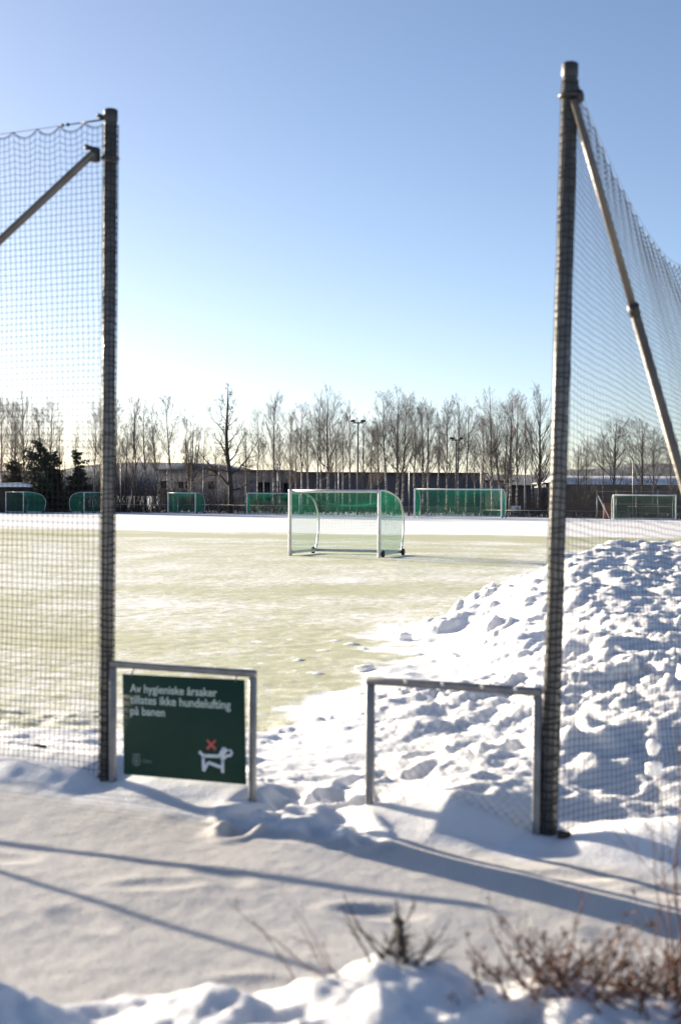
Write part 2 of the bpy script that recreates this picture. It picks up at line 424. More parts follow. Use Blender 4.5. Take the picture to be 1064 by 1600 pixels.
nr, nc = len(dd), len(ang)
idx = np.arange(nr * nc).reshape(nr, nc)
quads = np.stack([idx[:-1, :-1], idx[:-1, 1:], idx[1:, 1:], idx[1:, :-1]], -1).reshape(-1, 4)
cx = gx[quads].mean(1); cy = gy[quads].mean(1); ct = gt[quads].mean(1); ch = hp[quads].mean(1)
zone = np.zeros(len(quads), int)                                   # 0 ground
zone[(ct > 2.0) & (cy < far_edge(cx) - 1.5)] = 1                   # pitch
zone[(ch > .03) & (ct > .1)] = 2                                   # heap
zone[(ct < -.28)] = 3                                              # path
zone[(cy < bank_edge(cx) + .02)] = 4                               # bank
G = np.stack([gx, gy, gz], 1)
for zi, (nm, lab, cat, kind) in enumerate([
        ('ground', None, None, 'structure'), ('football_pitch', None, None, 'structure'),
        ('snow_heap', 'large heap of lumpy ploughed snow behind the right-hand net', 'snow heap', None),
        ('path', None, None, 'structure'),
        ('snow_bank', 'low bank of soft white snow along the near edge of the path', 'snow bank', None)]):
    q = quads[zone == zi]
    u, inv = np.unique(q, return_inverse=True)
    me = mesh_from(nm, G[u], [inv.reshape(-1, 4)])
    for an_, arr in (('dirt', dirt), ('turf', turf)):
        at = me.attributes.new(an_, 'FLOAT', 'POINT'); at.data.foreach_set('value', arr[u].astype(np.float32))
    o = link(nm, me, M['snow'])
    tag(o, lab, cat, None, kind)
mb = MB(); mb.add([(-3000, -600, -.35), (3000, -600, -.35), (3000, 4000, -.35), (-3000, 4000, -.35)], [[0, 1, 2, 3]])
tag(mb.build('ground', M['snow']), kind='structure')
# rolling forested hills on the horizon
hx = np.linspace(-1500, 1500, 140); mb = MB()
hz = 18 + 26 * (vnoise(hx / 260 + 3, hx * 0, 301)) + 7 * vnoise(hx / 60, hx * 0, 302)
V = []; 
for i, x in enumerate(hx):
    V += [(x, 1900, -2), (x, 2050, hz[i]), (x, 2400, hz[i] * 1.15), (x, 2700, -2)]
F = [np.array([(4 * i + j, 4 * i + 4 + j, 4 * i + 5 + j, 4 * i + 1 + j) for i in range(len(hx) - 1) for j in range(3)])]
mb.add(V, F); tag(mb.build('hills', M['hill']), kind='structure')

def ground_z(x, y):
    return float(terrain(np.array([float(x)]), np.array([float(y)]))[0])

# ------------------------------------------------------------------ ball-stop posts with their braces
def pole_rings(mb, base, top, r, cell=.037, n=8, r_t=.0036, jitter=.003, seed=0):
    """net cords wrapped round a pole"""
    rng = np.random.default_rng(seed)
    base = np.array(base); top = np.array(top); Lz = np.linalg.norm(top - base); k = int(Lz / cell)
    th = np.linspace(0, 2 * np.pi, 13)
    f = (np.arange(k) + .5) / k
    cen = base[None] + (top - base)[None] * f[:, None]
    rr = r + .004 + rng.random((k, 13)) * jitter
    P = cen[:, None, :] + np.stack([np.cos(th)[None] * rr, np.sin(th)[None] * rr, (rng.random((k, 1)) - .5) * .012 + .008 * np.sin(th + rng.random((k, 1)) * 6)], -1)
    mb.tubes(P, r_t, 3)
    for j in range(n):
        a = j / n * 2 * np.pi + .2
        m = 40; ff = np.linspace(0, 1, m)
        P = base[None] + (top - base)[None] * ff[:, None]
        wob = a + rng.normal(0, .06, m)
        P = P + np.stack([np.cos(wob) * (r + .006), np.sin(wob) * (r + .006), 0 * ff], -1)
        mb.tubes(P[None], r_t, 3)

def net_post(name, base, top, label, seed):
    e = empty(name, base); tag(e, label, 'fence post', 'tall steel posts of the ball-stop fence')
    b = np.zeros(3); t = np.array(top) - np.array(base); ax = t / np.linalg.norm(t)
    mb = MB(); mb.tube([b - ax * .4, b + t * .5, t], .038, 20); mb.build('pole', M['galv'], e)
    mb = MB(); mb.tube([t - ax * .055, t - ax * .05, t + ax * .012, t + ax * .018], [.040, .0415, .0415, .034], 18); mb.build('cap', M['dark_steel'], e)
    mb = MB(); pole_rings(mb, b + ax * .02, t - ax * .07, .038, seed=seed); w = mb.build('net_wrap', M['netblack'], e, False); w['kind'] = 'stuff'
    return e
zL = .10; zR = .10
Lb = np.array([LP[0], LP[1], zL]); Lt = Lb + np.array([.016, 0, 4.0])
Rb = np.array([RP[0], RP[1], zR]); Rt = np.array([RP[0] + .085, RP[1], 4.02])
pl = net_post('net_post', Lb, Lt, 'grey steel net post beside the green sign', 1)
pr = net_post('net_post', Rb, Rt, 'tallest leaning steel net post wrapped in black net right of gate', 2)
# left brace, along the fence down to the foot of the next post
def rel(p, base): return np.array(p, float) - np.array(base, float)
b0 = fence_pt(-.045, -.075, 3.853); b1 = fence_pt(-5.65, -.075, .13)
mb = MB(); mb.tube([rel(b0, Lb), rel(b1, Lb)], .0235, 14); br = mb.build('brace', M['tan_steel'], pl)
mb = MB(); c0 = rel(fence_pt(0, 0, 3.83), Lb)
th = np.linspace(0, 2 * np.pi, 25)
mb.tube(c0 + np.stack([np.cos(th) * .044 + .013, np.sin(th) * .044, 0 * th], -1), .012, 8, False)
mb.bevbox(rel(fence_pt(-.055, -.055, 3.845), Lb), (.05, .06, .085), .008, Matrix.Rotation(R_(-26), 3, 'Z'))
mb.tube([rel(fence_pt(.03, -.07, 3.81), Lb), rel(fence_pt(.075, -.02, 3.80), Lb)], .010, 8)
mb.tube([rel(fence_pt(-.085, -.10, 3.885), Lb), rel(fence_pt(-.085, -.03, 3.885), Lb)], .016, 10)
mb.build('clamp', M['dark_steel'], pl)
# right brace: two telescoped tubes
hd = R_(35); r0 = np.array([RP[0] + .095, RP[1] - .03, 3.84]); dirx = np.array([math.cos(hd), math.sin(hd), -2.30]); 
def rbp(k): return r0 + dirx * k - np.array([0, 0.02, 0])
mb = MB(); mb.tube([rel(rbp(.0), Rb), rel(rbp(.45), Rb)], .021, 14); mb.build('brace', M['tan_steel'], pr)
mb = MB(); mb.tube([rel(rbp(.44), Rb), rel(rbp(1.66), Rb)], .0265, 14); mb.build('brace', M['tan_steel'], pr)
mb = MB(); mb.tube([rel(rbp(.43), Rb), rel(rbp(.455), Rb)], .031, 14); mb.tube([rel(rbp(.445) + np.array([-.02, -.045, 0]), Rb), rel(rbp(.445) + np.array([0, .03, 0]), Rb)], .009, 8); mb.build('coupling', M['dark_steel'], pr)
mb = MB(); cc = rel(np.array([RP[0] + .082, RP[1], 3.87]), Rb)
mb.tube(cc + np.stack([np.cos(th) * .045, np.sin(th) * .045, 0 * th], -1), .012, 8, False)
mb.bevbox(cc + np.array([.047, -.02, -.01]), (.034, .04, .06), .008); mb.build('clamp', M['dark_steel'], pr)
# the next post of the left fence, beyond the picture, and an unseen bar added to cast a shadow line on the path
pn = fence_pt(-8.0, 0, .1)
e3 = net_post('net_post', pn, pn + np.array([0, 0, 4.0]), 'next steel net post along the left fence', 3)
mb = MB(); mb.tube([rel(fence_pt(-.93, .05, .885), pn), rel(fence_pt(-7.95, .05, .885), pn)], .024, 12); mb.build('shadow_bar', M['galv_light'], e3)

# ------------------------------------------------------------------ nets
CELL = .038; CORD = .0018
def left_net():
    e = empty('ball_net', fence_pt(-.05, 0, .1)); tag(e, 'black square-mesh ball net hung left of the green sign', 'net', 'black nets of the ball-stop fence')
    org = np.array(fence_pt(-.05, 0, .1))
    smax = 7.9; sc = .172; wz = 4.055
    mb = MB()
    sv = np.arange(.0, smax, CELL)
    vz = np.linspace(0, 1, 34)
    z0 = .02
    def top(s):
        u = (s / sc) % 1.0
        return wz - .003 - .036 * 4 * u * (1 - u) * (.7 + .5 * h2(np.floor(s / sc), np.floor(s * 0), 5))
    def pt(s, v):                   # v: 0 foot .. 1 head
        zt = top(s); zz = z0 + v * (wz - .03 - z0) + (zt - (wz - .03)) * np.clip((v - .9) / .1, 0, 1) ** 1.3
        zz = zz + .006 * np.sin(s * 5.1 + v * 9) * (1 - v)
        t = .012 * np.sin(s * 2.3 + v * 3) + .03 * np.sin(v * np.pi) * np.sin(s * .9 + .3) - .03 * (1 - v) ** 6
        ss = s + .004 * np.sin(v * 40 + s * 17)
        return np.stack([LP[0] - FA[0] * ss + FB[0] * t, LP[1] - FA[1] * ss + FB[1] * t, zz], -1) - org
    S, Vv = np.meshgrid(sv, vz, indexing='ij')
    mb.tubes(pt(S, Vv), CORD, 3)
    vr = np.arange(.0, 1.0001, CELL / (wz - z0)); ss = np.arange(-.03, smax, CELL / 1.5)
    Vv, S = np.meshgrid(vr, ss, indexing='ij')
    mb.tubes(pt(S, Vv), CORD, 3)
    n = mb.build('mesh', M['netblack'], e, False); n['kind'] = 'stuff'
    mb = MB(); s2 = np.arange(-.02, smax, .0115)
    mb.tubes(pt(s2, np.ones_like(s2))[None] + np.array([0, 0, .004]), .0032, 4); mb.build('head_rope', M['netblack'], e)
    mb = MB(); mb.tube([rel(fence_pt(-.02, 0, wz + .004), org), rel(fence_pt(-2.5, 0, wz), org), rel(fence_pt(-smax, 0, wz + .004), org)], .0022, 6); mb.build('top_wire', M['wire'], e)
    mb = MB()
    mb.tube([rel(fence_pt(-.05, 0, wz + .006), org), rel(fence_pt(-.20, 0, wz + .005), org)], .0055, 8)
    mb.tube([rel(fence_pt(-.19, 0, wz + .005), org), rel(fence_pt(-.29, 0, wz + .005), org)], .004, 8)
    for s in (.285, .325): mb.tube([rel(fence_pt(-s, 0, wz + .005), org), rel(fence_pt(-s - .014, 0, wz + .005), org)], [.010, .010], 8)
    for (a, b, c) in ((.0, .0, 0), (-.02, .02, .012), (.015, -.02, -.01)): mb.tube([rel(fence_pt(-.045 + a, -.02, wz + .02 + c), org), rel(fence_pt(-.045 + b, .02, wz + .025 - c), org)], .013, 8)
    mb.build('turnbuckle', M['dark_steel'], e)
    return e
left_net()

def right_net():
    e = empty('ball_net', Rb); tag(e, 'slack black ball net sagging away right of the leaning post', 'net', 'black nets of the ball-stop fence')
    KM = 5.0; sc = .172
    ht = R_(66); hb = R_(38)
    def wire(k):
        return 3.445 + .575 * np.abs((k - 2.6) / 2.6) ** 1.75 - .0 * k
    def pt(k, v):
        u = (k / sc) % 1.0
        bx = RP[0] + .01 + math.cos(hb) * k; by = RP[1] + math.sin(hb) * k + .05 * k * k
        bz = .06 + .05 * k
        tx = RP[0] + .085 + math.cos(ht) * k; ty = RP[1] + math.sin(ht) * k
        tz = wire(k) - .012 - .035 * 4 * u * (1 - u) * np.clip((v - .86) / .14, 0, 1) ** 1.5
        w = v
        x = bx * (1 - w) + tx * w; y = by * (1 - w) + ty * w; z = bz * (1 - w) + tz * w
        bul = np.sin(np.pi * v) * np.clip(k, 0, 1.5) / 1.5
        x = x + bul * .04; y = y - bul * .05
        # cords pulled together where snow hangs in the net
        gx_, gv = 1.08, .088
        dk = k - gx_; dv = (v - gv)
        pull = np.exp(-(dk / .24) ** 2 - (dv / .042) ** 2)
        z = z - dv * 3.55 * pull * .82; y = y - .05 * pull
        z = z + .002 * np.sin(k * 31 + v * 17) + .008 * np.sin(k * 7 + v * 5)
        return np.stack([x, y, z], -1) - Rb
    mb = MB()
    kv = np.arange(.02, KM, CELL); vz = np.linspace(0, 1, 60)
    K, Vv = np.meshgrid(kv, vz, indexing='ij'); mb.tubes(pt(K, Vv), CORD, 3)
    vr = np.arange(0, 1.0001, CELL / 3.95); kk = np.arange(-.02, KM, CELL * .8)
    Vv, K = np.meshgrid(vr, kk, indexing='ij'); mb.tubes(pt(K, Vv), CORD, 3)
    n = mb.build('mesh', M['netblack'], e, False); n['kind'] = 'stuff'
    k2 = np.arange(-.01, KM, .0115); mb = MB(); mb.tubes(pt(k2, np.ones_like(k2))[None] + np.array([0, 0, .003]), .0032, 4); mb.build('head_rope', M['netblack'], e)
    k3 = np.linspace(0, KM, 40); P = np.stack([RP[0] + .085 + math.cos(ht) * k3, RP[1] + math.sin(ht) * k3, wire(k3)], -1) - Rb
    mb = MB(); mb.tube(P, .0022, 6); mb.build('top_wire', M['wire'], e)
    mb = MB(); q = lambda k: np.array([RP[0] + .085 + math.cos(ht) * k, RP[1] + math.sin(ht) * k, float(wire(np.array(k)))]) - Rb
    mb.tube([q(.03), q(.2)], .0055, 8); mb.tube([q(.2), q(.23)], .014, 8); mb.tube([q(.245) + np.array([0, 0, -.02]), q(.245) + np.array([0, 0, .015])], .010, 8)
    mb.build('turnbuckle', M['dark_steel'], e)
    return pt
rnet = right_net()
# its far post, beyond the picture edge
pf = np.array([RP[0] + .085 + math.cos(R_(66)) * 5.02, RP[1] + math.sin(R_(66)) * 5.02 + .05, .1])
net_post('net_post', pf, pf + np.array([0, 0, 3.95]), 'far steel net post behind the snow heap', 4)

# ------------------------------------------------------------------ low gate frames
def gate_frame(s0, s1, ztop, label, hw):
    e = empty('gate_frame', fence_pt(s0, -.02, 0)); org = fence_pt(s0, -.02, 0)
    tag(e, label, 'gate frame', 'low grey tube frames either side of the gap')
    Mz = Matrix.Rotation(math.atan2(FA[1], FA[0]), 3, 'Z')
    mb = MB(); mb.bevbox(rel(fence_pt((s0 + s1) / 2, -.02, ztop), org), (s1 - s0 + hw, hw, hw), .006, Mz); mb.build('top_rail', M['galv_light'], e, False)
    for s in (s0, s1):
        mb = MB(); mb.bevbox(rel(fence_pt(s, -.02, (ztop - hw / 2 - .25) / 2), org), (hw, hw * .98, ztop - hw / 2 + .25), .006, Mz); mb.build('leg', M['galv_light'], e, False)
    return e, org
gl, _ = gate_frame(.062, 1.01, .850, 'low grey tube frame carrying the dark green sign', .038)
gr, org = gate_frame(1.735, 2.672, .858, 'low grey tube frame filled with chain-link beside the right post', .042)
# chain-link filling of the right frame
mb = MB(); w = .042; s0, s1, z0, z1 = 1.76, 2.65, .0, .835; dm = .052
def clip(sa, za, sb, zb):
    ta, tb = 0., 1.; ds, dz = sb - sa, zb - za
    for p, q in ((-ds, sa - s0), (ds, s1 - sa), (-dz, za - z0), (dz, z1 - za)):
        if p == 0: continue
        r = q / p
        if p < 0: ta = max(ta, r)
        else: tb = min(tb, r)
    return (ta, tb) if tb > ta else None
for sg in (1, -1):
    k = s0 - 1.0
    while k < s1 + 1.0:
        sa, za = k, z0; sb, zb = k + sg * (z1 - z0), z1
        c = clip(sa, za, sb, zb)
        if c:
            pa = (sa + (sb - sa) * c[0], za + (zb - za) * c[0]); pb = (sa + (sb - sa) * c[1], za + (zb - za) * c[1])
            mb.tube([rel(fence_pt(pa[0], -.02 + sg * .0018, pa[1]), org), rel(fence_pt(pb[0], -.02 + sg * .0018, pb[1]), org)], .0013, 4, False)
        k += dm * 1.05
n = mb.build('chain_link', M['dullwire'], gr, False); n['kind'] = 'stuff'
for s in (1.95, 2.16, 2.38, 2.56): MB().tube([rel(fence_pt(s, -.045, .868), org), rel(fence_pt(s, -.041, .868), org)], .011, 10).build('rivet', M['whitepaint'], gr)

# ------------------------------------------------------------------ the sign
sg0 = fence_pt(.172, -.062, .217); sgn = empty('dog_sign', sg0, math.atan2(FA[1], FA[0]))
sgn.rotation_euler = (0, R_(-1.2), math.atan2(FA[1], FA[0]))
tag(sgn, 'dark green no-dogs sign with white lettering on the left gate frame', 'sign')
SW, SH = .822, .585
mb = MB(); mb.bevbox((SW / 2, 0, SH / 2), (SW, .006, SH), .002); mb.build('panel', M['sign'], sgn, False)
def sx(zx): return (zx - 78) / 868.0 * SW
def sy(zx, zy): return SH * (1 - (zy - (100 + (zx - 78) * .035)) / (708 + (zx - 78) * .027))
def text(body, x, zb, width, m, name='lettering', off=.0006):
    cu = bpy.data.curves.new(name, 'FONT'); cu.body = body; cu.size = .06; cu.offset = off; cu.extrude = .0006
    ob = bpy.data.objects.new(name, cu); C.objects.link(ob); bpy.context.view_layer.update()
    me = bpy.data.meshes.new_from_object(ob.evaluated_get(bpy.context.evaluated_depsgraph_get()))
    bpy.data.objects.remove(ob)
    co = np.empty(len(me.vertices) * 3, np.float32); me.vertices.foreach_get('co', co); co = co.reshape(-1, 3)
    k = width / (co[:, 0].max() - co[:, 0].min()); x0 = co[:, 0].min()
    V = np.stack([(co[:, 0] - x0) * k + x, co[:, 2] * 0 - .0042 - co[:, 2], co[:, 1] * k + zb], -1)
    me.vertices.foreach_set('co', V.astype(np.float32).ravel()); me.update()
    o = link(name, me, m, sgn, False)
    return o
text('Av hygieniske årsaker', sx(136), sy(136, 226), sx(758) - sx(136), M['letter'])
text('tillates ikke hundelufting', sx(136), sy(136, 305), sx(850) - sx(136), M['letter'])
text('på banen', sx(136), sy(136, 384), sx(386) - sx(136), M['letter'])
text('Oslo', sx(222), sy(222, 722), sx(285) - sx(222), M['letter_dim'], off=.0002)
def stroke(mb, pts, r):
    P = np.array([(sx(a), 0, sy(a, b)) for a, b in pts])
    n0 = mb.n; mb.tube(P, r, 10)
    v = mb.V[-1]; v[:, 1] = v[:, 1] * .16 - .0035
mb = MB(); w = .0098
stroke(mb, [(628, 636), (655, 667)], w); stroke(mb, [(655, 665), (768, 667)], w)
stroke(mb, [(766, 667), (800, 605)], w); stroke(mb, [(655, 665), (655, 772)], w)
stroke(mb, [(655, 772), (688, 712)], w); stroke(mb, [(688, 712), (782, 745)], w)
stroke(mb, [(788, 782), (790, 690)], w); stroke(mb, [(790, 690), (815, 664), (845, 658), (853, 640), (846, 624), (815, 624), (796, 650), (780, 690)], w * .9)
stroke(mb, [(802, 608), (812, 626)], w)
mb.build('dog_pictogram', M['white_print'], sgn)
mb = MB(); stroke(mb, [(682, 553), (742, 620)], .008); stroke(mb, [(742, 556), (682, 617)], .0084); mb.build('red_cross', M['red_print'], sgn)
mb = MB(); t8 = np.linspace(0, 2 * np.pi, 17)
stroke(mb, [(174 + 27 * math.cos(a), 712 + 32 * math.sin(a)) for a in t8], .0035)
stroke(mb, [(150, 680), (155, 662), (174, 670), (193, 662), (198, 680)], .004); stroke(mb, [(174, 678), (174, 738)], .006); stroke(mb, [(155, 712), (194, 712)], .0045)
mb.build('crest', M['letter_dim'], sgn)
for s_, z_ in ((.06, SH - .012), (SW - .06, SH - .012)):
    MB().tube([(s_, -.003, z_), (s_, .035, z_ + .045)], .004, 6).build('hanger', M['wire'], sgn)

# ------------------------------------------------------------------ goals
def hoop_profile(H, Dm, n=26):
    ctrl = np.array([(0, H), (.22 * Dm, H - .005), (.52 * Dm, H - .05 * H), (.80 * Dm, .86 * H), (.955 * Dm, .68 * H), (1.0 * Dm, .48 * H), (.965 * Dm, .26 * H), (.90 * Dm, .05 * H)])
    t = np.linspace(0, len(ctrl) - 1, n); out = []
    for q in t:
        i = min(int(q), len(ctrl) - 2); u = q - i
        p0 = ctrl[max(i - 1, 0)]; p1 = ctrl[i]; p2 = ctrl[i + 1]; p3 = ctrl[min(i + 2, len(ctrl) - 1)]
        out.append(.5 * ((2 * p1) + (-p0 + p2) * u + (2 * p0 - 5 * p1 + 4 * p2 - p3) * u * u + (-p0 + 3 * p1 - 3 * p2 + p3) * u ** 3))
    return np.array(out)

def goal(p0, ang_deg, W, H, Dm, label, pr=.05, cell=.055, cord=.0028, netmat='netgreen', frame='alu', sag=.3, wheels=True, hoop_r=.028):
    e = empty('football_goal', (p0[0], p0[1], 0), R_(ang_deg)); tag(e, label, 'goal', 'movable football goals on the pitch')
    pf_ = hoop_profile(H - .03, Dm)
    Hf = H
    for x in (0, W):
        mb = MB()
        mb.tube([(x, 0, .0), (x, 0, .02), (x, 0, Hf - pr), (x, 0, Hf)], [pr * .9, pr, pr, pr * .96], 14); mb.build('post', M[frame], e)
    mb = MB(); mb.tube([(pr * .9, 0, Hf - pr), (W - pr * .9, 0, Hf - pr)], pr * .97, 14); mb.build('crossbar', M[frame], e)
    for x in (.01, W - .01):
        mb = MB(); mb.tube(np.stack([0 * pf_[:, 0] + x, pf_[:, 0] + pr * .5, pf_[:, 1]], -1), hoop_r, 10); mb.build('hoop', M[frame], e)
        mb = MB(); yb = pf_[-1, 0]
        mb.bevbox((x, (yb + .06) / 2 + .03, .10), (.075, yb, .085), .012); sb = mb.build('side_bar', M[frame], e, False)
        if wheels:
            for yy, dx in ((.16, 1), (yb - .02, 1)):
                xo = x + (.075 if x > W / 2 else -.075)
                mb = MB(); mb.tube([(xo - .038, yy, .10), (xo - .03, yy, .10), (xo + .03, yy, .10), (xo + .038, yy, .10)], [.075, .105, .105, .075], 18); wh = mb.build('wheel', M['rubber'], e)
                mb = MB(); mb.tube([(xo - .043, yy, .10), (xo + .043, yy, .10)], .038, 10); mb.build('hub', M['hub'], wh)
    mb = MB(); mb.bevbox((W / 2, pf_[-1, 0] + .06, .10), (W - .10, .08, .09), .012); mb.build('rear_bar', M[frame], e, False)
    # net: roof and back follow the hoops, sagging between them; sides close the ends
    mb = MB()
    n = 40
    P2 = hoop_profile(H - .045, Dm, 80); seg = np.concatenate([[0], np.cumsum(np.hypot(*np.diff(P2, axis=0).T))])
    def prof(l): return np.stack([np.interp(l, seg, P2[:, 0]), np.interp(l, seg, P2[:, 1])], -1)
    LT = seg[-1]
    def surf(x, l):
        q = prof(l); f = l / LT
        sg_ = sag * np.sin(np.pi * np.clip(x / W, 0, 1)) ** .8 * np.exp(-((f - .36) / .2) ** 2)
        y = q[..., 0] - sg_ * 1.3 * f; z = q[..., 1] - sg_
        y = y + .03 * np.sin(x * 3 + f * 7) * np.sin(np.pi * f)
        return np.stack([x, y + pr * .3, z], -1)
    xs = np.arange(.02, W, cell); ls = np.linspace(0, LT, 30)
    XX, LL = np.meshgrid(xs, ls, indexing='ij'); mb.tubes(surf(XX, LL), cord, 3)
    lr = np.arange(.05, LT, cell); xs2 = np.linspace(.02, W - .02, 24)
    LL, XX = np.meshgrid(lr, xs2, indexing='ij'); mb.tubes(surf(XX, LL), cord, 3)
    for x in (.02, W - .02):
        zs = np.arange(.08, H - .08, cell); ii = np.argmax(P2[:, 0])
        for z in zs:
            k = np.argsort(P2[:, 1]); ym = np.interp(z, P2[k, 1], P2[k, 0])
            mb.tubes(np.array([[(x, .02, z), (x, ym * .5, z - .02), (x, ym, z)]]), cord, 3)
        for y in np.arange(.06, Dm * .98, cell):
            front = P2[:ii + 1]; zt = np.interp(y, front[:, 0], front[:, 1]); yb = P2[-1, 0]
            if y <= yb: zb = .06
            else:
                back = P2[ii:]; kk = np.argsort(back[:, 0]); zb = np.interp(y, back[kk, 0], back[kk, 1])
            mb.tubes(np.array([[(x, y, zb), (x, y, (zb + zt) / 2), (x, y, zt)]]), cord, 3)
    nt_ = mb.build('net', M[netmat], e, False); nt_['kind'] = 'stuff'
    return e
# goal in the middle of the pitch
goal((-1.54, 43.53), -21.5, 2.90, 2.03, 2.25, 'small white wheeled goal standing alone in the middle of the pitch', .052, .05, .0023, sag=.30)
# the goals along the far edge
goal((X(648, 121), 121.6), -17, 7.5, 2.48, 2.0, 'wide full-size white goal with green net behind the middle goal', .065, .075, .0055, 'netgreen', 'whitepaint', .12, True, .035)
goal((X(960, 114.5), 115), -4, 4.95, 2.05, 1.5, 'goal with dark green net right of the leaning post', .06, .07, .006, 'netdark', 'whitepaint', .05, True, .03)
goal((X(263, 139), 139), -22, 3.0, 2.06, 2.0, 'small white goal before the grey hall, left of the dark tree', .055, .07, .006, 'netgreen', 'alu', .12, True, .03)
goal((X(386, 136), 136.3), -3, 5.0, 2.06, 1.9, 'white goal half hidden behind the left post of the middle goal', .055, .08, .0055, 'netgreen', 'alu', .12, True, .03)
goal((X(129, 136), 137), 52, 3.0, 2.06, 2.1, 'small goal turned sideways close to the sign-side net post, seen through netting', .05, .07, .006, 'netgreen', 'alu', .1, True, .03)
goal((X(8, 137), 137.5), -44, 3.0, 2.06, 2.5, 'small goal beside the snow-roofed shelter at the left edge', .05, .07, .006, 'netgreen', 'alu', .1, True, .03)

# ------------------------------------------------------------------ team shelter at the left edge
e = empty('team_shelter', (X(-30, 138.5), 139.5, 0)); tag(e, 'dark team shelter with snow on its roof at the left edge', 'shelter')
mb = MB(); mb.bevbox((0, 1.4, 1.25), (8.4, .12, 2.5), .02); mb.box((-4.1, .6, 1.25), (.12, 1.5, 2.48)); mb.box((4.1, .6, 1.25), (.12, 1.5, 2.48)); mb.build('wall', M['darkwall2'], e, False)
mb = MB()
xs = np.linspace(-4.5, 4.5, 30); V = []
for x in xs:
    tp = 2.78 + .10 * (1 - (abs(x) / 4.5) ** 6) + .03 * math.sin(x * 2.2)
    V += [(x, -.5, 2.50), (x, -.5, tp - .05), (x, .4, tp + .05), (x, 1.6, tp), (x, 1.6, 2.50)]
F = np.array([(5 * i + j, 5 * i + 5 + j, 5 * i + 6 + j, 5 * i + 1 + j) for i in range(29) for j in range(4)])
mb.add(V, [F, np.array([[0, 1, 2, 3, 4]]), np.array([[149, 148, 147, 146, 145]])]); mb.build('snow_cover', M['snow'], e)
mb = MB(); mb.bevbox((0, .55, 2.46), (9.0, 2.2, .10), .02); mb.build('roof', M['frame'], e, False)
mb = MB(); mb.bevbox((0, 1.1, .45), (7.8, .4, .06), .01); mb.build('bench', M['frame'], e, False)

# ------------------------------------------------------------------ buildings behind the trees
def building(name, x0, x1, y, depth, h, wallmat, label, windows=(), snow=True, panel=None, roof_th=.18, winmat='glass', slope=0.0):
    w = x1 - x0; cx_ = (x0 + x1) / 2
    e = empty(name, (cx_, y, -.3)); tag(e, label, 'building')
    mb = MB()
    # front wall with real openings
    xsb = sorted(set([-w / 2, w / 2] + [v for q in windows for v in (q[0] - cx_, q[1] - cx_)])); zsb = sorted(set([0, h + .3] + [v + .3 for q in windows for v in (q[2], q[3])]))
    for i in range(len(xsb) - 1):
        for j in range(len(zsb) - 1):
            mx_, mz_ = (xsb[i] + xsb[i + 1]) / 2, (zsb[j] + zsb[j + 1]) / 2
            if any(q[0] - cx_ < mx_ < q[1] - cx_ and q[2] + .3 < mz_ < q[3] + .3 for q in windows): continue
            mb.box((mx_, .15, mz_), (xsb[i + 1] - xsb[i], .3, zsb[j + 1] - zsb[j]))
    mb.box((-w / 2 + .15, depth / 2 + .16, (h + .3) / 2), (.3, depth - .3, h + .3)); mb.box((w / 2 - .15, depth / 2 + .16, (h + .3) / 2), (.3, depth - .3, h + .3)); mb.box((0, depth + .16, (h + .3) / 2), (w, .3, h + .3))
    mb.build('wall', wallmat, e, False)
    mb = MB(); mb.bevbox((0, depth / 2, h + .3 + roof_th / 2 + .002), (w + .5, depth + .8, roof_th), .03); rf = mb.build('roof', M['frame'], e, False)
    if snow:
        mb = MB(); n = 24; V = []; rng = np.random.default_rng(int(abs(x0) * 10)); zz = h + .3 + roof_th
        for i in range(n):
            x = -w / 2 - .15 + (w + .3) * i / (n - 1); t = .14 + .06 * rng.random()
            V += [(x, -.25, zz), (x, -.2, zz + t * .75), (x, depth * .5, zz + t + slope), (x, depth + .2, zz + t), (x, depth + .3, zz)]
        F = np.array([(5 * i + j, 5 * i + 5 + j, 5 * i + 6 + j, 5 * i + 1 + j) for i in range(n - 1) for j in range(4)])
        mb.add(V, [F, np.array([[0, 1, 2, 3, 4]]), np.array([[5 * n - 1, 5 * n - 2, 5 * n - 3, 5 * n - 4, 5 * n - 5]])]); mb.build('snow_cover', M['snow'], rf)
    for q in windows:
        xa, xb, za, zb = q[0] - cx_, q[1] - cx_, q[2] + .3, q[3] + .3; f = .07
        mb = MB(); mb.box(((xa + xb) / 2, .12, za + f / 2), (xb - xa, .12, f)); mb.box(((xa + xb) / 2, .12, zb - f / 2), (xb - xa, .12, f))
        mb.box((xa + f / 2, .12, (za + zb) / 2), (f, .12, zb - za - 2 * f)); mb.box((xb - f / 2, .12, (za + zb) / 2), (f, .12, zb - za - 2 * f)); mb.box(((xa + xb) / 2, .12, (za + zb) / 2), (f * .8, .1, zb - za - 2 * f))
        wo = mb.build('window', M['frame'], e, False)
        mb = MB(); mb.box(((xa + xb) / 2, .2, (za + zb) / 2), (xb - xa - .02, .02, zb - za - .02)); mb.build('pane', M['glass'], wo, False)
    if panel:
        k = int(w / panel); pw = w / k
        me0 = None
        for i in range(k):
            mb = MB(); mb.bevbox((0, 0, 0), (pw - .02, .06, h - .15), .012)
            if me0 is None: o = mb.build('cladding_panel', wallmat, e, False); me0 = o.data
            else: o = bpy.data.objects.new('cladding_panel', me0); C.objects.link(o); o.parent = e
            o.location = (-w / 2 + pw * (i + .5), -.033, h / 2 + .3)
    return e
dG = 172.0; dD = 168.0
wG = [(X(a, dG), X(b, dG), EYE + (774 - d_) / FPX * dG, EYE + (774 - c_) / FPX * dG) for a, b, c_, d_ in
      [(251, 261, 753, 764), (279, 287, 754, 764), (290, 298, 754, 764), (326, 338, 753, 765), (402, 411, 754, 783), (413, 422, 754, 783), (434, 441, 755, 783), (443, 450, 755, 783)]]
wG = [(a, b, max(.4, c), d_) for a, b, c, d_ in wG]
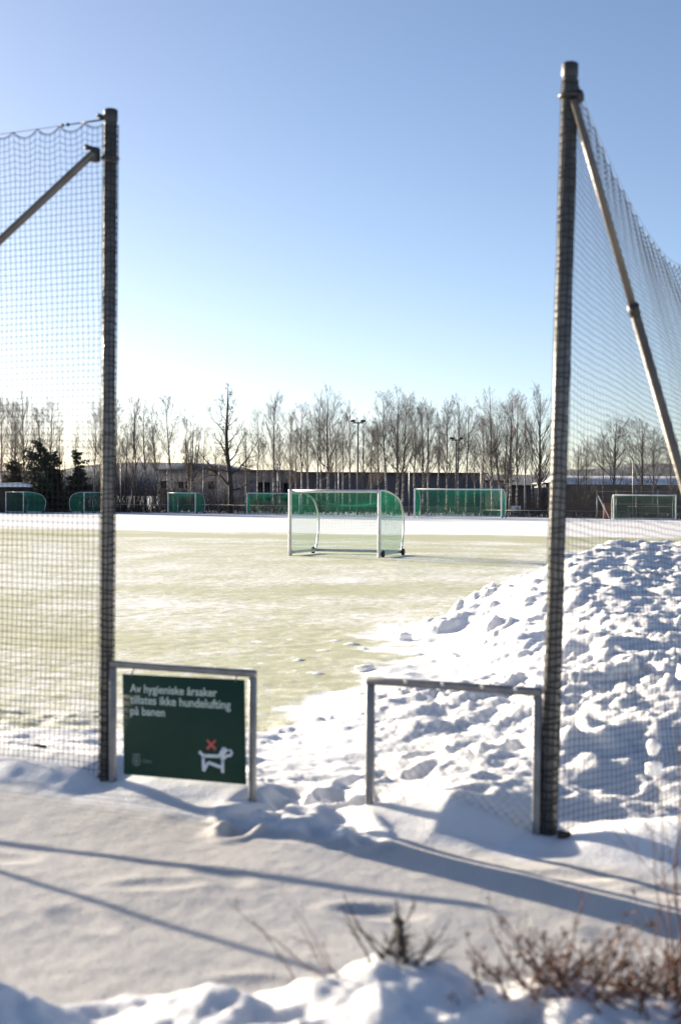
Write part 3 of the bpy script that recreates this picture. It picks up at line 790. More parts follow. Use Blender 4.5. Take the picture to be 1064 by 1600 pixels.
building('grey_hall', X(248, dG), X(455, dG), dG, 18, 4.70, M['concrete'], 'pale grey flat-roofed hall with dark windows behind the dark tree', wG, False)
building('dark_hall', X(455.5, dD), X(757, dD), dD, 16, 4.42, M['darkwall'], 'long dark grey windowless hall behind the birches', (), False, 2.4)
building('pale_shed', X(757, 185), X(800, 185), 185, 10, 3.75, M['concrete'], 'small pale building right of the dark hall', (), False)
dR = 160.0
building('dark_shed', X(797, dR), X(834, dR), dR, 8, 2.95, M['darkwall2'], 'low dark shed between dark hall and leaning post', (), False, 1.6)
building('brown_hall', X(876, 158), X(1120, 158), 158, 14, 3.0, M['darkwall2'], 'long low dark hall with snowy roof beyond the right goal', (), True, 2.5, .2, 'glass', .9)
building('dark_annex', X(852, 162), X(875, 162), 162, 10, 3.3, M['darkwall'], 'narrow dark annex just left of the leaning post', (), False)

# ------------------------------------------------------------------ boundary rail along the far edge of the pitch
def rail(x0, x1, label, step, zr, off=.6, thin=.03, lower=False):
    y0, y1 = float(far_edge(x0)) + off, float(far_edge(x1)) + off
    e = empty('boundary_rail', (x0, y0, 0)); tag(e, label, 'railing', 'rails round the far edge of the pitch')
    n = max(1, int(round(math.hypot(x1 - x0, y1 - y0) / step)))
    mb = MB(); mb.tube([(0, 0, zr), (x1 - x0, y1 - y0, zr)], thin, 8); mb.build('rail', M['galv_light'], e)
    if lower:
        mb = MB(); mb.tube([(0, 0, zr * .45), (x1 - x0, y1 - y0, zr * .45)], thin, 8); mb.build('rail', M['galv_light'], e)
    me0 = None
    for i in range(n + 1):
        f = i / n
        if me0 is None:
            mb = MB(); mb.tube([(0, 0, -.2), (0, 0, zr - thin)], thin * 1.1, 8); o = mb.build('rail_post', M['galv_light'], e); me0 = o.data
        else: o = bpy.data.objects.new('rail_post', me0); C.objects.link(o); o.parent = e
        o.location = ((x1 - x0) * f, (y1 - y0) * f, 0)
    # woven wire filling
    mb = MB(); k = int(math.hypot(x1 - x0, y1 - y0) / .16); P = []
    for sg in (1, -1):
        f0 = np.arange(k) / k; f1 = f0 + sg * .75 / (k * .16); f1 = np.clip(f1, 0, 1)
        P.append(np.stack([np.stack([(x1 - x0) * f0, (y1 - y0) * f0, 0 * f0 + .03], -1), np.stack([(x1 - x0) * f1, (y1 - y0) * f1, 0 * f0 + zr - .05], -1)], 1))
    mb.tubes(np.concatenate(P), .006, 3); w_ = mb.build('wire_mesh', M['dark_steel'], e, False); w_['kind'] = 'stuff'
rail(-44, -15.7, 'galvanised boundary rail with wire mesh at the far left of the pitch', 2.9, .82)
rail(-15.5, 12.4, 'galvanised boundary rail running behind the white goals before the halls', 2.9, .85)
rail(12.6, 24.0, 'pale boundary rail between the full-size goal and the leaning post', 2.2, .62, .6, .03)
rail(24.4, 36, 'pale double boundary rail behind the dark green goal', 2.6, 1.05, 1.4, .035, True)

# slim posts of the far ball-stop net
FP = [(102, 722, 'by the conifers'), (189, 721, 'just right of the sign-side net post'), (262, 725, 'over the small goal left post'), (342, 727, 'close left of the dark tree'),
      (434, 724, 'before the right windows of the grey hall'), (529, 733, 'above the crossbar of the middle goal'), (639, 722, 'left of the full-size goal'),
      (751, 722, 'behind the right end of the full-size goal'), (819, 728, 'right of the full-size goal'), (988, 720, 'behind the dark green goal')]
for px, ty, lab in FP:
    d = 135.0
    for _ in range(8): d = float(far_edge(X(px, d))) + .9
    h = EYE + (774 - ty) / FPX * d
    o = MB().tube([(0, 0, -.3), (0, 0, h * .5), (0, 0, h - .02), (0, 0, h)], [.055, .055, .05, .03], 10).build('slim_post', M['galv_light'], None, True, (X(px, d), d, 0))
    tag(o, 'slim grey net post at the far edge, ' + lab, 'post', 'slim posts along the far edge')
# braced fence panel behind the right goal
e = empty('braced_fence', (X(933, 118), 118.2, 0)); tag(e, 'open steel fence with slanting brace behind the dark green goal', 'fence')
for px in (933, 963, 994, 1028):
    mb = MB(); x = X(px, 118) - X(933, 118); mb.tube([(x, 0, -.2), (x, 0, 2.42)], .05, 8); mb.build('fence_post', M['galv_light'], e)
mb = MB(); mb.tube([(.05, -.08, 1.95), (X(952, 118) - X(933, 118), -.08, .05)], .05, 8); mb.build('brace', M['whitepaint'], e)
mb = MB(); mb.tube([(0, .06, 2.3), (6.2, .06, 2.3)], .025, 6); mb.build('rail', M['galv_light'], e)
mb = MB(); mb.tube([(1.6, .06, 1.25), (6.2, .06, 1.25)], .03, 6); mb.build('rail', M['galv_light'], e)
o = MB().bevbox((0, 0, .62), (1.0, .7, 1.25), .04).bevbox((0, -.37, .62), (.84, .05, 1.05), .02).bevbox((0, 0, 1.27), (1.06, .76, .06), .02).build('storage_box', M['redbox'], None, False, (X(952, 119.5), 119.6, 0))
tag(o, 'rust-red storage box beside the dark green goal', 'box')
e = empty('bench', (X(806, 126), 126.6, 0)); tag(e, 'small white bench beside the rail right of the full-size goal', 'bench')
MB().bevbox((0, 0, .45), (1.0, .4, .07), .015).build('seat', M['whitepaint'], e, False)
MB().bevbox((0, .18, .82), (1.0, .05, .34), .015).build('backrest', M['whitepaint'], e, False)
for x in (-.42, .42): MB().bevbox((x, .02, .2), (.07, .36, .42), .01).build('leg', M['frame'], e, False)

# ------------------------------------------------------------------ floodlight masts
def mast(px, ty, d, label, w=1.1):
    e = empty('floodlight_mast', (X(px, d), d, 0)); tag(e, label, 'floodlight', 'floodlight masts')
    h = EYE + (774 - ty) / FPX * d
    MB().tube([(0, 0, -.3), (0, 0, h * .5), (0, 0, h)], [.12, .095, .07], 12).build('pole', M['darkwall'], e)
    MB().bevbox((0, 0, h + .02), (w, .12, .12), .02).build('crossarm', M['darkwall'], e, False)
    for sx_ in (-1, 1):
        o = MB().bevbox((sx_ * w * .46, -.12, h + .20), (.46, .36, .16), .03, Matrix.Rotation(R_(18), 3, 'X')).build('lamp_head', M['dark_steel'], e, False)
mast(558.5, 661, 138, 'dark floodlight mast standing among birches before the dark hall', 1.05)
mast(712, 687, 146, 'floodlight mast half hidden by birches behind the full-size goal', 1.0)

# ------------------------------------------------------------------ trees
def norm(v): return v / (np.linalg.norm(v, axis=-1, keepdims=True) + 1e-12)
def kids(rng, P, Rr, c, f0, f1, a0, a1, lr, bend, n, rr, wob=.03, rmin=.0045, taper=.85, flen=1.15):
    Mn, npts, _ = P.shape
    f = rng.uniform(f0, f1, (Mn, c)); ix = f * (npts - 1); i = np.clip(ix.astype(int), 0, npts - 2); w = (ix - i)[..., None]
    mi = np.arange(Mn)[:, None]
    base = P[mi, i] * (1 - w) + P[mi, i + 1] * w; tan = norm(P[mi, i + 1] - P[mi, i])
    rad = (Rr[mi, i] * (1 - w[..., 0]) + Rr[mi, i + 1] * w[..., 0])
    Lp = np.linalg.norm(np.diff(P, axis=1), axis=2).sum(1)[:, None]
    rv = rng.normal(size=(Mn, c, 3)); per = norm(np.cross(tan, rv)); a = rng.uniform(a0, a1, (Mn, c))[..., None]
    d = tan * np.cos(a) + per * np.sin(a)
    ln = (Lp * lr * (flen - f) * rng.uniform(.65, 1.25, (Mn, c)))
    u = np.linspace(0, 1, n)[None, None, :, None]
    Q = base[:, :, None, :] + d[:, :, None, :] * ln[..., None, None] * u + np.array([0, 0, 1.]) * (bend * ln)[..., None, None] * u * u
    Q = Q + np.cumsum(rng.normal(0, wob, Q.shape) * ln[..., None, None] * (u > 0), axis=2)
    r = np.maximum(rad[..., None] * rr * (1 - taper * u[..., 0]), rmin)
    return Q.reshape(-1, n, 3), r.reshape(-1, n)

def birch(seed, H=12., r0=.115, lean=(0, 0), nl=34, l1=.39, base=.26, a=(.40, .80), n2=9, n3=6, stems=1, spread=.0, tw=.0058, droop=-.06, trunkmat='birch', twigmat='twig', wobt=.012):
    rng = np.random.default_rng(seed); tr = MB(); cr = MB()
    for sidx in range(stems):
        n = 16; u = np.linspace(0, 1, n)
        hh = H * (1 if sidx == 0 else rng.uniform(.72, .97)); az = rng.uniform(0, 6.28)
        tx = lean[0] * H * u + spread * hh * u * math.cos(az) + (spread * .6 * math.cos(az) if stems > 1 else 0)
        ty = lean[1] * H * u + spread * hh * u * math.sin(az)
        P = np.stack([tx, ty, -.3 + (hh + .3) * u], -1); P[:, :2] += np.cumsum(rng.normal(0, wobt * hh / 12, (n, 2)) * 1.6, axis=0)
        rs = r0 * (1 if stems == 1 else rng.uniform(.55, .9)); Rr = (rs * (1 - u) ** .85 + .010)[None]; P = P[None]
        tr.tubes(P, Rr, 8)
        nn = nl if stems == 1 else int(nl * .6)
        f = base + (1 - base) * .98 * np.sort(rng.random(nn)) ** .92
        L1, R1 = kids(rng, np.repeat(P, 1, 0), Rr, nn, base, .97, a[0] * .75, a[1] * .85, l1, .26, 7, .40, .022, .009, .88, 1.28)
        L2, R2 = kids(rng, L1, R1, n2, .2, 1., .3, .85, .50, .10, 5, .5, .03, tw)
        L3, R3 = kids(rng, L2, R2, n3, .12, 1., .3, .95, .66, droop, 4, .6, .035, tw * .75)
        cr.tubes(L1, R1, 4); cr.tubes(L2, R2, 3); cr.tubes(L3, R3, 3)
        T2, S2 = kids(rng, P, Rr, 14, .6, .97, .3, .7, .12, .08, 5, .3, .03, tw); cr.tubes(T2, S2, 3)
        T3, S3 = kids(rng, T2, S2, 5, .2, 1., .3, .9, .5, .0, 4, .6, .03, tw * .75); cr.tubes(T3, S3, 3)
    e = empty('birch_tree', (0, 0, 0))
    tr.build('trunk', M[trunkmat], e); cr.build('crown', M[twigmat], e, False)
    return e
PROTO = {
    'a': birch(11), 'b': birch(12, 12.5, .125, nl=36, l1=.34, a=(.4, .75)), 'c': birch(13, 11.5, .10, nl=26, l1=.33, base=.33),
    'd': birch(14, 12.3, .13, nl=40, l1=.40, base=.22), 'm': birch(15, 11, .10, stems=7, spread=.11, nl=26, l1=.22, base=.22, n2=8, n3=6, a=(.3, .6)),
    'k': birch(16, 12, .10, nl=26, l1=.30, base=.36, n2=10), 's': birch(17, 10, .085, nl=26, l1=.34, base=.18, n2=9, n3=8, trunkmat='oak'),
    'w': birch(18, 12.5, .20, nl=46, l1=.36, base=.22, a=(.55, 1.0), trunkmat='oak', twigmat='shrub'),
    'g': birch(20, 10, .14, nl=34, l1=.46, base=.20, a=(.45, .9), n2=10, trunkmat='oak', twigmat='shrub'),
}
NATH = {'a': 12., 'b': 12.5, 'c': 11.5, 'd': 12.3, 'm': 11., 'k': 12., 's': 10., 'w': 12.5, 'g': 10.}
def place_tree(px, ty, d, key, label, group, lean=0.0, rot=None, name='birch_tree', wide=1.0):
    e = copy_tree(PROTO[key]); e.name = name
    h = EYE + (774 - ty) / FPX * d; k = h / NATH[key] * .955
    wide = wide * (.85 + .5 * ((px * 7.31) % 1.0)); lean = lean + .05 * (((px * 3.77) % 1.0) - .5)
    rz = rot if rot is not None else (px * 1.7) % 6.28
    e.matrix_world = Matrix.Translation((X(px, d), d, 0)) @ Matrix(((1, 0, lean, 0), (0, 1, 0, 0), (0, 0, 1, 0), (0, 0, 0, 1))).to_4x4() @ Matrix.Rotation(rz, 4, 'Z') @ Matrix.Diagonal((k * wide, k * wide, k, 1))
    if lean:                                   # a leaning stem: tip the whole tree
        e.matrix_world = Matrix.Translation((X(px, d), d, 0)) @ Matrix.Rotation(math.atan(lean), 4, 'Y') @ Matrix.Rotation(rz, 4, 'Z') @ Matrix.Diagonal((k * wide, k * wide, k, 1))
    tag(e, label, 'tree', group)
    return e
gL = 'bare trees behind the left net'; gM = 'bare birches behind the far goals'; gRt = 'bare trees right of the leaning post'
TREES = [
    (4, 616, 146, 'b', 'leftmost bare birch, cut by the left picture edge', gL, 0), (22, 628, 152, 'a', 'bare birch over the shelter, second from the left edge', gL, 0),
    (39, 618, 147, 'd', 'tall bare birch above the dark conifers, third from the left edge', gL, 0), (58, 640, 156, 'c', 'thin bare birch behind the large conifer, fourth from the left edge', gL, 0),
    (79, 630, 148, 'b', 'tall bare birch over the right side of the large conifer', gL, 0), (94, 655, 160, 'k', 'thin bare birch between the two conifers', gL, 0),
    (147, 648, 145, 'c', 'bare birch close left of the sign-side net post', gL, .02), (163, 628, 151, 'a', 'bare birch hidden mostly by the sign-side net post', gL, 0),
    (182, 626, 146, 'b', 'bare birch just right of the sign-side net post', gM, 0), (196, 668, 150, 's', 'shrubby bare tree right of the sign-side net post', gM, 0),
    (215, 625, 147, 'c', 'slender bare birch, second right of the sign-side net post', gM, -.02), (228, 630, 149, 'k', 'thin bare birch, third right of the sign-side net post', gM, -.03),
    (250, 634, 144, 'k', 'bare birch leaning left at the left corner of the grey hall', gM, -.09), (273, 622, 143, 'c', 'tall bare birch leaning left over the small goal', gM, -.085),
    (298, 640, 150, 'm', 'many-stemmed bare birch clump in front of the grey hall', gM, 0),
    (401, 642, 150, 'c', 'slim bare birch next right of the dark tree', gM, 0), (427, 618, 148, 'b', 'tall bare birch at the right windows of the grey hall', gM, 0), (438, 660, 156, 'k', 'thin bare birch near the corner between the two halls', gM, 0),
    (455, 642, 152, 'a', 'bare birch above the left post of the middle goal', gM, .0), (473, 632, 147, 'c', 'bare birch first to the right of the middle goal left post', gM, .0),
    (482, 652, 155, 'k', 'thin pale birch, second right of the middle goal left post', gM, 0), (494, 613, 146, 'k', 'tall birch forking high left above the middle goal', gM, .035),
    (512, 609, 149, 'd', 'tallest birch above the middle of the middle goal', gM, 0), (525, 660, 158, 'k', 'thin birch just left of the far slim post above the middle goal', gM, 0), (536, 640, 152, 'c', 'birch close left of the floodlight mast', gM, .0), (546, 628, 147, 'k', 'pale birch stem touching the floodlight mast', gM, 0), (567, 640, 150, 's', 'dark-stemmed bare tree just right of the floodlight mast', gM, 0),
    (580, 672, 157, 'c', 'small birch right of the floodlight mast above the right goal post', gM, 0),
    (606, 613, 145, 'c', 'bare birch leaning outwards left in the big clump over the middle goal right side', gM, -.05), (619, 611, 147, 'd', 'tallest birch of the big clump right of the middle goal', gM, 0), (627, 618, 150, 'b', 'pale birch on the right of the big clump', gM, .03),
    (660, 632, 150, 'a', 'bare birch above the left half of the full-size goal', gM, 0), (669, 626, 147, 'b', 'bare reddish birch above the full-size goal, left of its middle', gM, 0),
    (697, 624, 149, 'b', 'tall birch above the middle of the full-size goal', gM, 0), (714, 621, 151, 'd', 'tall birch behind the half-hidden floodlight mast', gM, 0), (727, 636, 147, 'c', 'slim birch right of the half-hidden floodlight mast', gM, .0), (741, 680, 155, 'k', 'short thin birch above the right post of the full-size goal', gM, 0),
    (769, 611, 147, 'd', 'dense birch next right of the full-size goal', gM, 0), (786, 640, 150, 'm', 'spreading birch clump right of the full-size goal', gM, 0), (796, 614, 147, 'b', 'tall birch second right of the full-size goal', gM, 0), (807, 618, 150, 'a', 'tall slim birch before the low dark shed', gM, 0), (820, 640, 152, 'k', 'thin birch at the right end of the low dark shed', gM, 0),
    (120, 668, 158, 'k', 'faint back-row birch above the small pointed conifer', gL, 0), (206, 655, 160, 'c', 'faint back-row birch between the sign-side post and the grey hall', gM, 0), (242, 672, 158, 'c', 'faint back-row birch behind the leaning birch at the grey hall corner', gM, 0), (318, 668, 160, 'c', 'faint back-row birch between the many-stemmed clump and the dark tree', gM, 0), (338, 690, 162, 's', 'low faint bare tree close left of the dark tree', gM, 0), (384, 668, 160, 'a', 'faint back-row birch right behind the dark tree', gM, 0), (413, 672, 162, 'k', 'faint back-row birch before the right windows of the grey hall', gM, 0),
    (463, 668, 162, 'a', 'faint back-row birch over the corner where dark hall begins', gM, 0), (503, 655, 161, 'c', 'faint back-row birch left behind the tallest birch over the middle goal', gM, 0), (590, 655, 162, 'a', 'faint back-row birch left of the big clump over the middle goal', gM, 0), (645, 640, 161, 'c', 'faint back-row birch between the big clump and the full-size goal', gM, 0), (683, 645, 162, 'k', 'faint back-row birch just left of the full-size goal middle', gM, 0), (753, 650, 161, 'a', 'faint back-row birch behind the right post of the full-size goal', gM, 0), (830, 655, 158, 'c', 'faint back-row birch left behind the big dark-trunked tree', gM, 0),
    (842, 606, 143, 'w', 'big dark-trunked bare tree just left of the leaning post', gM, 0),
    (903, 688, 143, 's', 'short bushy bare tree right of the leaning post', gRt, 0), (914, 676, 148, 's', 'second bare tree right of the leaning post', gRt, 0), (940, 676, 150, 'c', 'thin bare tree above the slanting fence brace', gRt, 0),
    (958, 653, 140, 'g', 'bare tree with a spreading crown above the dark green goal left side', gRt, 0), (1003, 655, 142, 'g', 'dense bare tree above the dark green goal', gRt, 0), (1019, 668, 139, 'b', 'pale birch above the right side of the dark green goal', gRt, 0), (1046, 672, 145, 's', 'bare tree beside the lower end of the slanting tube at the right edge', gRt, 0),
]
for (px, ty, d, key, lab, grp, lean) in TREES:
    place_tree(px, ty, d, key, lab, grp, lean, name='birch_tree' if key in 'abcdkm' else 'bare_tree')
# the dark broad-limbed tree in front of the grey hall
def oak():
    rng = np.random.default_rng(5); n = 18; u = np.linspace(0, 1, n); H = 13.0
    P = np.stack([.55 * np.sin(u * 2.6) * -u + .1 * np.sin(u * 9), .3 * np.sin(u * 5), -.3 + (H + .3) * u], -1)[None]
    Rr = (.29 * (1 - u) ** .8 + .012)[None]
    tr = MB(); tr.tubes(P, Rr, 10); cr = MB()
    # heavy limbs placed as in the crown's outline
    limbs = [(.22, -1, 4.8, .95), (.20, 1, 2.6, .25), (.33, -.7, 1.6, .2), (.31, 1, 4.2, .95), (.40, .8, 3.6, 1.2), (.38, -.3, 2.2, .7), (.47, -1, 2.9, 1.2), (.45, .2, 2.0, .6), (.55, 1, 2.6, 1.3), (.60, -1, 3.3, 1.05), (.63, .4, 2.0, 1.2), (.70, -.8, 2.4, 1.5), (.74, .9, 1.9, 1.6), (.80, -.7, 1.5, 1.6), (.84, .7, 1.4, 1.9)]
    Lm, Rm = [], []
    for (f, sg, ln, up) in limbs:
        i = f * (n - 1); b = P[0, int(i)] + (P[0, min(int(i) + 1, n - 1)] - P[0, int(i)]) * (i % 1)
        d = norm(np.array([sg, rng.uniform(-.5, .5), up])); uu = np.linspace(0, 1, 9)[:, None]
        Q = b + d * ln * uu + np.array([0, 0, 1.]) * ln * .12 * uu ** 2 + np.cumsum(rng.normal(0, .075 * ln / 3, (9, 3)), 0) * (uu > 0)
        Lm.append(Q); Rm.append(np.maximum(.095 * (1.15 - f) * (1 - .85 * uu[:, 0]) * (ln / 4) ** .5 * 1.35, .014))
    Lm = np.array(Lm); Rm = np.array(Rm)
    L0, R0 = kids(rng, P, Rr, 26, .25, .98, .6, 1.2, .15, .12, 6, .3, .06, .012)
    cr.tubes(Lm, Rm, 5); cr.tubes(L0, R0, 4)
    for Q, r, c in ((Lm, Rm, 13), (L0, R0, 7)):
        L2, R2 = kids(rng, Q, r, c, .25, 1., .5, 1.1, .5, .12, 5, .6, .06, .010); cr.tubes(L2, R2, 3)
        L3, R3 = kids(rng, L2, R2, 7, .2, 1., .4, 1.1, .6, .05, 4, .6, .05, .007); cr.tubes(L3, R3, 3)
    e = empty('bare_tree', (X(360, 142), 142, 0)); tag(e, 'large dark bare tree with heavy crooked limbs before the grey hall', 'tree')
    tr.build('trunk', M['oak'], e); cr.build('crown', M['oak'], e, False)
oak()

def conifer(px, ty, d, seed, label, wid):
    rng = np.random.default_rng(seed); h = EYE + (774 - ty) / FPX * d; n = 10; u = np.linspace(0, 1, n)
    P = np.stack([0 * u, 0 * u, -.2 + (h + .2) * u], -1)[None]; Rr = (.14 * (1 - u) + .012)[None]
    e = empty('conifer', (X(px, d), d, 0)); tag(e, label, 'tree', 'dark conifers behind the left net')
    MB().tubes(P, Rr, 8).build('trunk', M['oak'], e)
    nl = 90; f = np.sort(rng.uniform(.05, .98, nl)); f = np.round(f * 15) / 15 * .5 + f * .5
    az = rng.uniform(0, 6.28, nl); ln = wid * (1.05 - f) ** .6 * rng.uniform(.35, 1.2, nl) * (1 + .3 * np.sin(az * 2 + f * 9)); uu = np.linspace(0, 1, 6)[None, :, None]
    dr = np.stack([np.cos(az), np.sin(az), 0.05 + .5 * f ** 2], -1)[:, None, :]
    B = np.stack([0 * f, 0 * f, f * h], -1)[:, None, :]
    L1 = B + dr * ln[:, None, None] * uu + np.array([0, 0, 1.]) * (-.28 * uu + .22 * uu ** 2) * ln[:, None, None]
    R1 = np.repeat((.03 * (1 - .8 * uu[0, :, 0]))[None], nl, 0)
    cr = MB(); cr.tubes(L1, R1, 3)
    L2, R2 = kids(rng, L1, R1 * 0 + .035, 16, .05, 1., .5, 1.2, .5, -.12, 4, 1.0, .03, .03, .4); cr.tubes(L2, R2, 3)
    L3, R3 = kids(rng, L2, R2, 7, .05, 1., .5, 1.3, .6, .12, 3, 1.0, .06, .03, .4); cr.tubes(L3, R3, 3)
    cr.build('crown', M['needle'], e, False)
conifer(64, 692, 144, 3, 'broad dark conifer behind the left net', 3.0)
conifer(86, 708, 147, 7, 'dark conifer tucked against the right side of the broad one', 2.2)
conifer(122, 706, 143, 4, 'small pointed dark conifer standing alone beside the sign-side post', 1.9)
conifer(22, 724, 150, 6, 'low dark conifer above the snow-roofed shelter', 2.6)

# prototypes are not part of the picture
for e in PROTO.values():
    for ch in list(e.children): bpy.data.objects.remove(ch)
    bpy.data.objects.remove(e)

# brushwood along the far edge (one tangled mass)
rng = np.random.default_rng(77); n = 8000
bx = rng.uniform(-40, 34, n); dens = np.interp(bx, [-40, -22, -18, -8, 0, 12, 20, 24, 30, 34], [1, 1, .6, .45, .25, .35, .9, 1, .7, .5]); keep = rng.random(n) < dens
bx = bx[keep]; n = len(bx); by = far_edge(bx) + 1.2 + rng.random(n) ** 1.5 * 16
hb_ = np.interp(bx, [-40, -20, -15, -5, 5, 16, 20, 24, 28, 34], [5.5, 4.6, 3.4, 2.2, 1.5, 1.8, 2.8, 3.8, 3.0, 2.6]) * rng.uniform(.35, 1.1, n)
low = rng.random(n) < .45; hb_ = np.where(low, rng.uniform(.4, 1.1, n), hb_)
uu = np.linspace(0, 1, 5)[None, :, None]; dr = norm(np.stack([rng.normal(0, .3, n), rng.normal(0, .3, n), np.ones(n)], -1))
P = np.stack([bx, by, 0 * bx - .1], -1)[:, None, :] + dr[:, None, :] * hb_[:, None, None] * uu + np.cumsum(rng.normal(0, .03, (n, 5, 3)), 1) * hb_[:, None, None]
Rr = np.repeat(np.linspace(.022, .009, 5)[None], n, 0)
mb = MB(); mb.tubes(P, Rr, 3); L2, R2 = kids(rng, P, Rr, 5, .2, 1., .4, 1.0, .45, .1, 4, .7, .04, .008); mb.tubes(L2, R2, 3)
o = mb.build('brushwood', M['shrub'], None, False); tag(o, 'tangled bare brushwood along the far edge of the pitch', 'brushwood', None, 'stuff')

# ------------------------------------------------------------------ foreground shrubs and small things
def shrub(name, base, stems, label, tm, seed, hmin, hmax, spread, bias, c2=5, leaf=0, r=.006):
    rng = np.random.default_rng(seed); e = empty(name, (base[0], base[1], base[2])); tag(e, label, 'shrub')
    uu = np.linspace(0, 1, 9)[None, :, None]
    b = np.stack([rng.normal(0, spread[0], stems), rng.normal(0, spread[1], stems), np.zeros(stems) - .06], -1)
    b[:, 2] = [ground_z(base[0] + q[0], base[1] + q[1]) - base[2] - .04 for q in b]
    d = norm(np.stack([rng.normal(bias[0], bias[3], stems), rng.normal(bias[1], bias[3] * .6, stems), np.abs(rng.normal(bias[2], .25, stems)) + .12], -1)); ln = rng.uniform(hmin, hmax, stems)
    P = b[:, None, :] + d[:, None, :] * ln[:, None, None] * uu + np.array([0, 0, 1.]) * .18 * ln[:, None, None] * uu ** 2 + np.cumsum(rng.normal(0, .018, (stems, 9, 3)), 1) * ln[:, None, None]
    Rr = r * rng.uniform(.6, 1.2, (stems, 1)) * (1 - .75 * uu[:, :, 0])
    mb = MB(); mb.tubes(P, Rr, 5); mb.build('stems', M[tm], e)['kind'] = 'stuff'
    mb = MB(); L2, R2 = kids(rng, P, np.repeat(Rr, 1, 0), c2, .2, 1., .4, 1.0, .40, .06, 6, .6, .03, .0011); mb.tubes(L2, R2, 4)
    L3, R3 = kids(rng, L2, R2, 3, .2, 1., .4, 1.0, .5, .05, 4, .7, .04, .0009); mb.tubes(L3, R3, 3); mb.build('twigs', M[tm], e)['kind'] = 'stuff'
    if leaf:
        mb = MB(); k = rng.integers(0, len(L2), leaf); f = rng.integers(2, 6, leaf); p = L2[k, f]
        for q in p:
            a_ = norm(rng.normal(size=3)); b_ = norm(np.cross(a_, rng.normal(size=3))); c_ = np.cross(a_, b_); l, w = rng.uniform(.012, .028), rng.uniform(.005, .010)
            V = [q, q + a_ * l * .5 + b_ * w + c_ * .003, q + a_ * l, q + a_ * l * .5 - b_ * w + c_ * .003, q + a_ * l * .55 - c_ * .004]
            mb.add(V, [np.array([(0, 1, 4), (1, 2, 4), (2, 3, 4), (3, 0, 4)])])
        mb.build('withered_leaves', M['deadleaf'], e, False)['kind'] = 'stuff'
    return e
zb = ground_z(.82, 4.42)
shrub('twiggy_shrub', (.90, 4.36, zb), 84, 'large tangled brown bare shrub at the lower right corner', 'redtwig', 31, .14, .33, (.22, .10), (-.05, .0, .18, .9), 7, 320, .0065)
shrub('twiggy_shrub', (.60, 4.36, ground_z(.60, 4.36)), 9, 'low dark twigs in the snow just left of the large tangled shrub', 'darktwig', 37, .10, .24, (.05, .04), (.0, 0, .2, .9), 4, 0, .006)
shrub('twiggy_shrub', (.19, 4.42, ground_z(.19, 4.42)), 18, 'small dark twiggy shrub poking out of the middle of the snow bank', 'darktwig', 33, .10, .24, (.045, .03), (.05, .0, .55, .75), 4, 6, .006)
shrub('twiggy_shrub', (-.02, 4.38, ground_z(-.02, 4.38)), 4, 'few long thin twigs left of the small dark shrub', 'redtwig', 35, .25, .40, (.05, .04), (-.65, .05, .5, .2), 2, 0, .0030)
shrub('twiggy_shrub', (1.22, 5.0, ground_z(1.22, 5.0)), 5, 'tall thin reddish twigs at the right edge beyond the big shrub', 'redtwig', 39, .55, 1.0, (.05, .05), (.05, 0, 1.0, .16), 3, 8, .006)
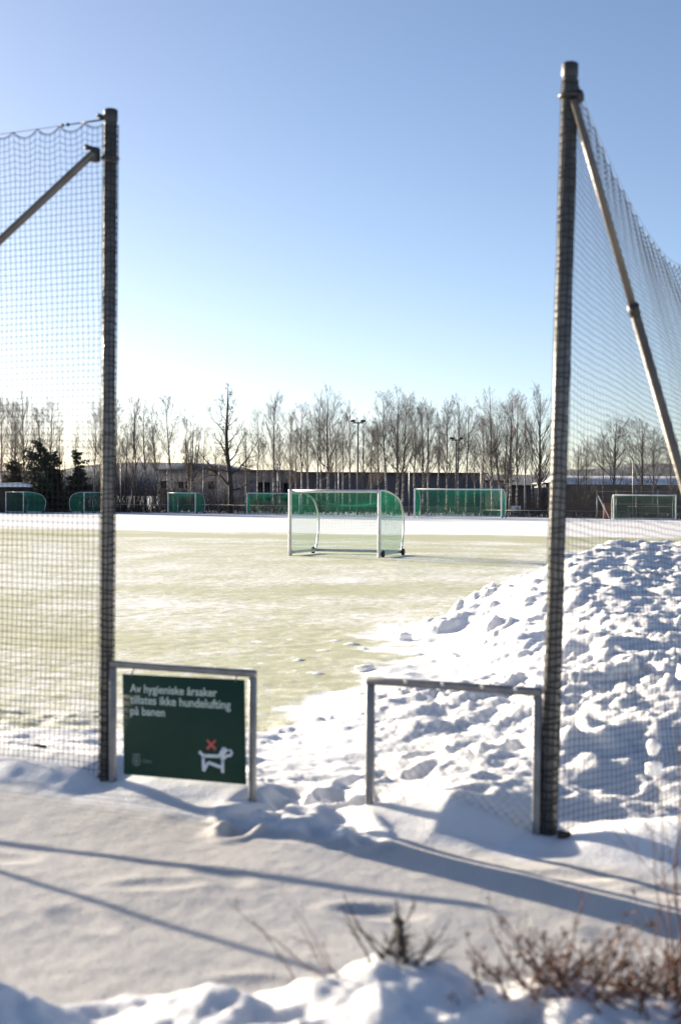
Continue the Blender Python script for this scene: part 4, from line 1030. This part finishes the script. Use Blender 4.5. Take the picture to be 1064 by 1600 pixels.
# withered seed head standing in the small shrub
rng = np.random.default_rng(8); bs = np.array([.215, 4.40, ground_z(.215, 4.40)])
e = empty('seed_head', tuple(bs)); tag(e, 'dark withered seed head standing upright in the small dark shrub', 'dead plant')
MB().tube([(0, 0, -.05), (-.01, 0, .06), (-.03, 0, .12), (-.035, 0, .20)], [.007, .006, .005, .003], 7).build('stalk', M['darktwig'], e)
mb = MB()
for k in range(70):
    z = .02 + .13 * rng.random(); a_ = rng.random() * 6.28; l = .010 + .016 * rng.random(); c = np.array([-.01 - .12 * z, 0, z])
    dv = np.array([math.cos(a_), math.sin(a_), rng.uniform(-.2, 1.0)]) * l
    mb.tube([c, c + dv * .6, c + dv], [.003, .006, .002], 5)
mb.build('seeds', M['darktwig'], e)['kind'] = 'stuff'

def clump(name, p, r, m, label, cat, seed, sq=(1, 1, 1)):
    import bmesh
    rng_ = np.random.default_rng(seed); bm = bmesh.new(); bmesh.ops.create_icosphere(bm, subdivisions=3, radius=r)
    ph = rng_.random(6) * 6
    for v in bm.verts:
        c = v.co / r; k = 1 + .16 * math.sin(3 * c.x + ph[0]) * math.cos(2.5 * c.y + ph[1]) + .12 * math.sin(5 * c.z + ph[2]) + .08 * math.sin(8 * c.x + 6 * c.y + ph[3])
        v.co = Vector((c.x * sq[0], c.y * sq[1], c.z * sq[2])) * r * k
    me = bpy.data.meshes.new(name); bm.to_mesh(me); bm.free()
    return tag(link(name, me, m, None, True, p), label, cat)
def on_net(k, v): return tuple(rnet(np.array([k]), np.array([v]))[0] + Rb + np.array([-.01, -.03, 0]))
clump('snow_clump', on_net(.85, .112), .036, M['snow'], 'upper of two snow clumps caught in the slack right net', 'snow', 1, (1, .7, 1.2))
clump('snow_clump', on_net(.84, .070), .040, M['snow'], 'lower of two snow clumps caught in the slack right net', 'snow', 2, (1.1, .7, 1))
px_, py_ = 1.13, 7.12
clump('stone', (px_, py_, ground_z(px_, py_) + .012), .030, M['stone'], 'small dark stone on the snow at the foot of the leaning post', 'stone', 3, (1.2, .9, .7))
p1 = fence_pt(-.84, .42); clump('soil_clod', (p1[0], p1[1], ground_z(p1[0], p1[1]) + .0), .06, M['grit'], 'dark bare soil showing in the snow behind the left net at the picture edge', 'soil', 5, (1.2, .8, .6))
for i, (px, py, lab) in enumerate([(572, 1049, 'lone snow lump on the turf above the corner of the right gate frame'), (633, 1000, 'snow lump at the tip of the snow heap')]):
    d = FPX * EYE / (py - 774.0) * 1.0
    clump('snow_lump', (X(px, d), d, .03), .07 + .02 * i, M['snow'], lab, 'snow', 20 + i, (1.3, 1, .7))
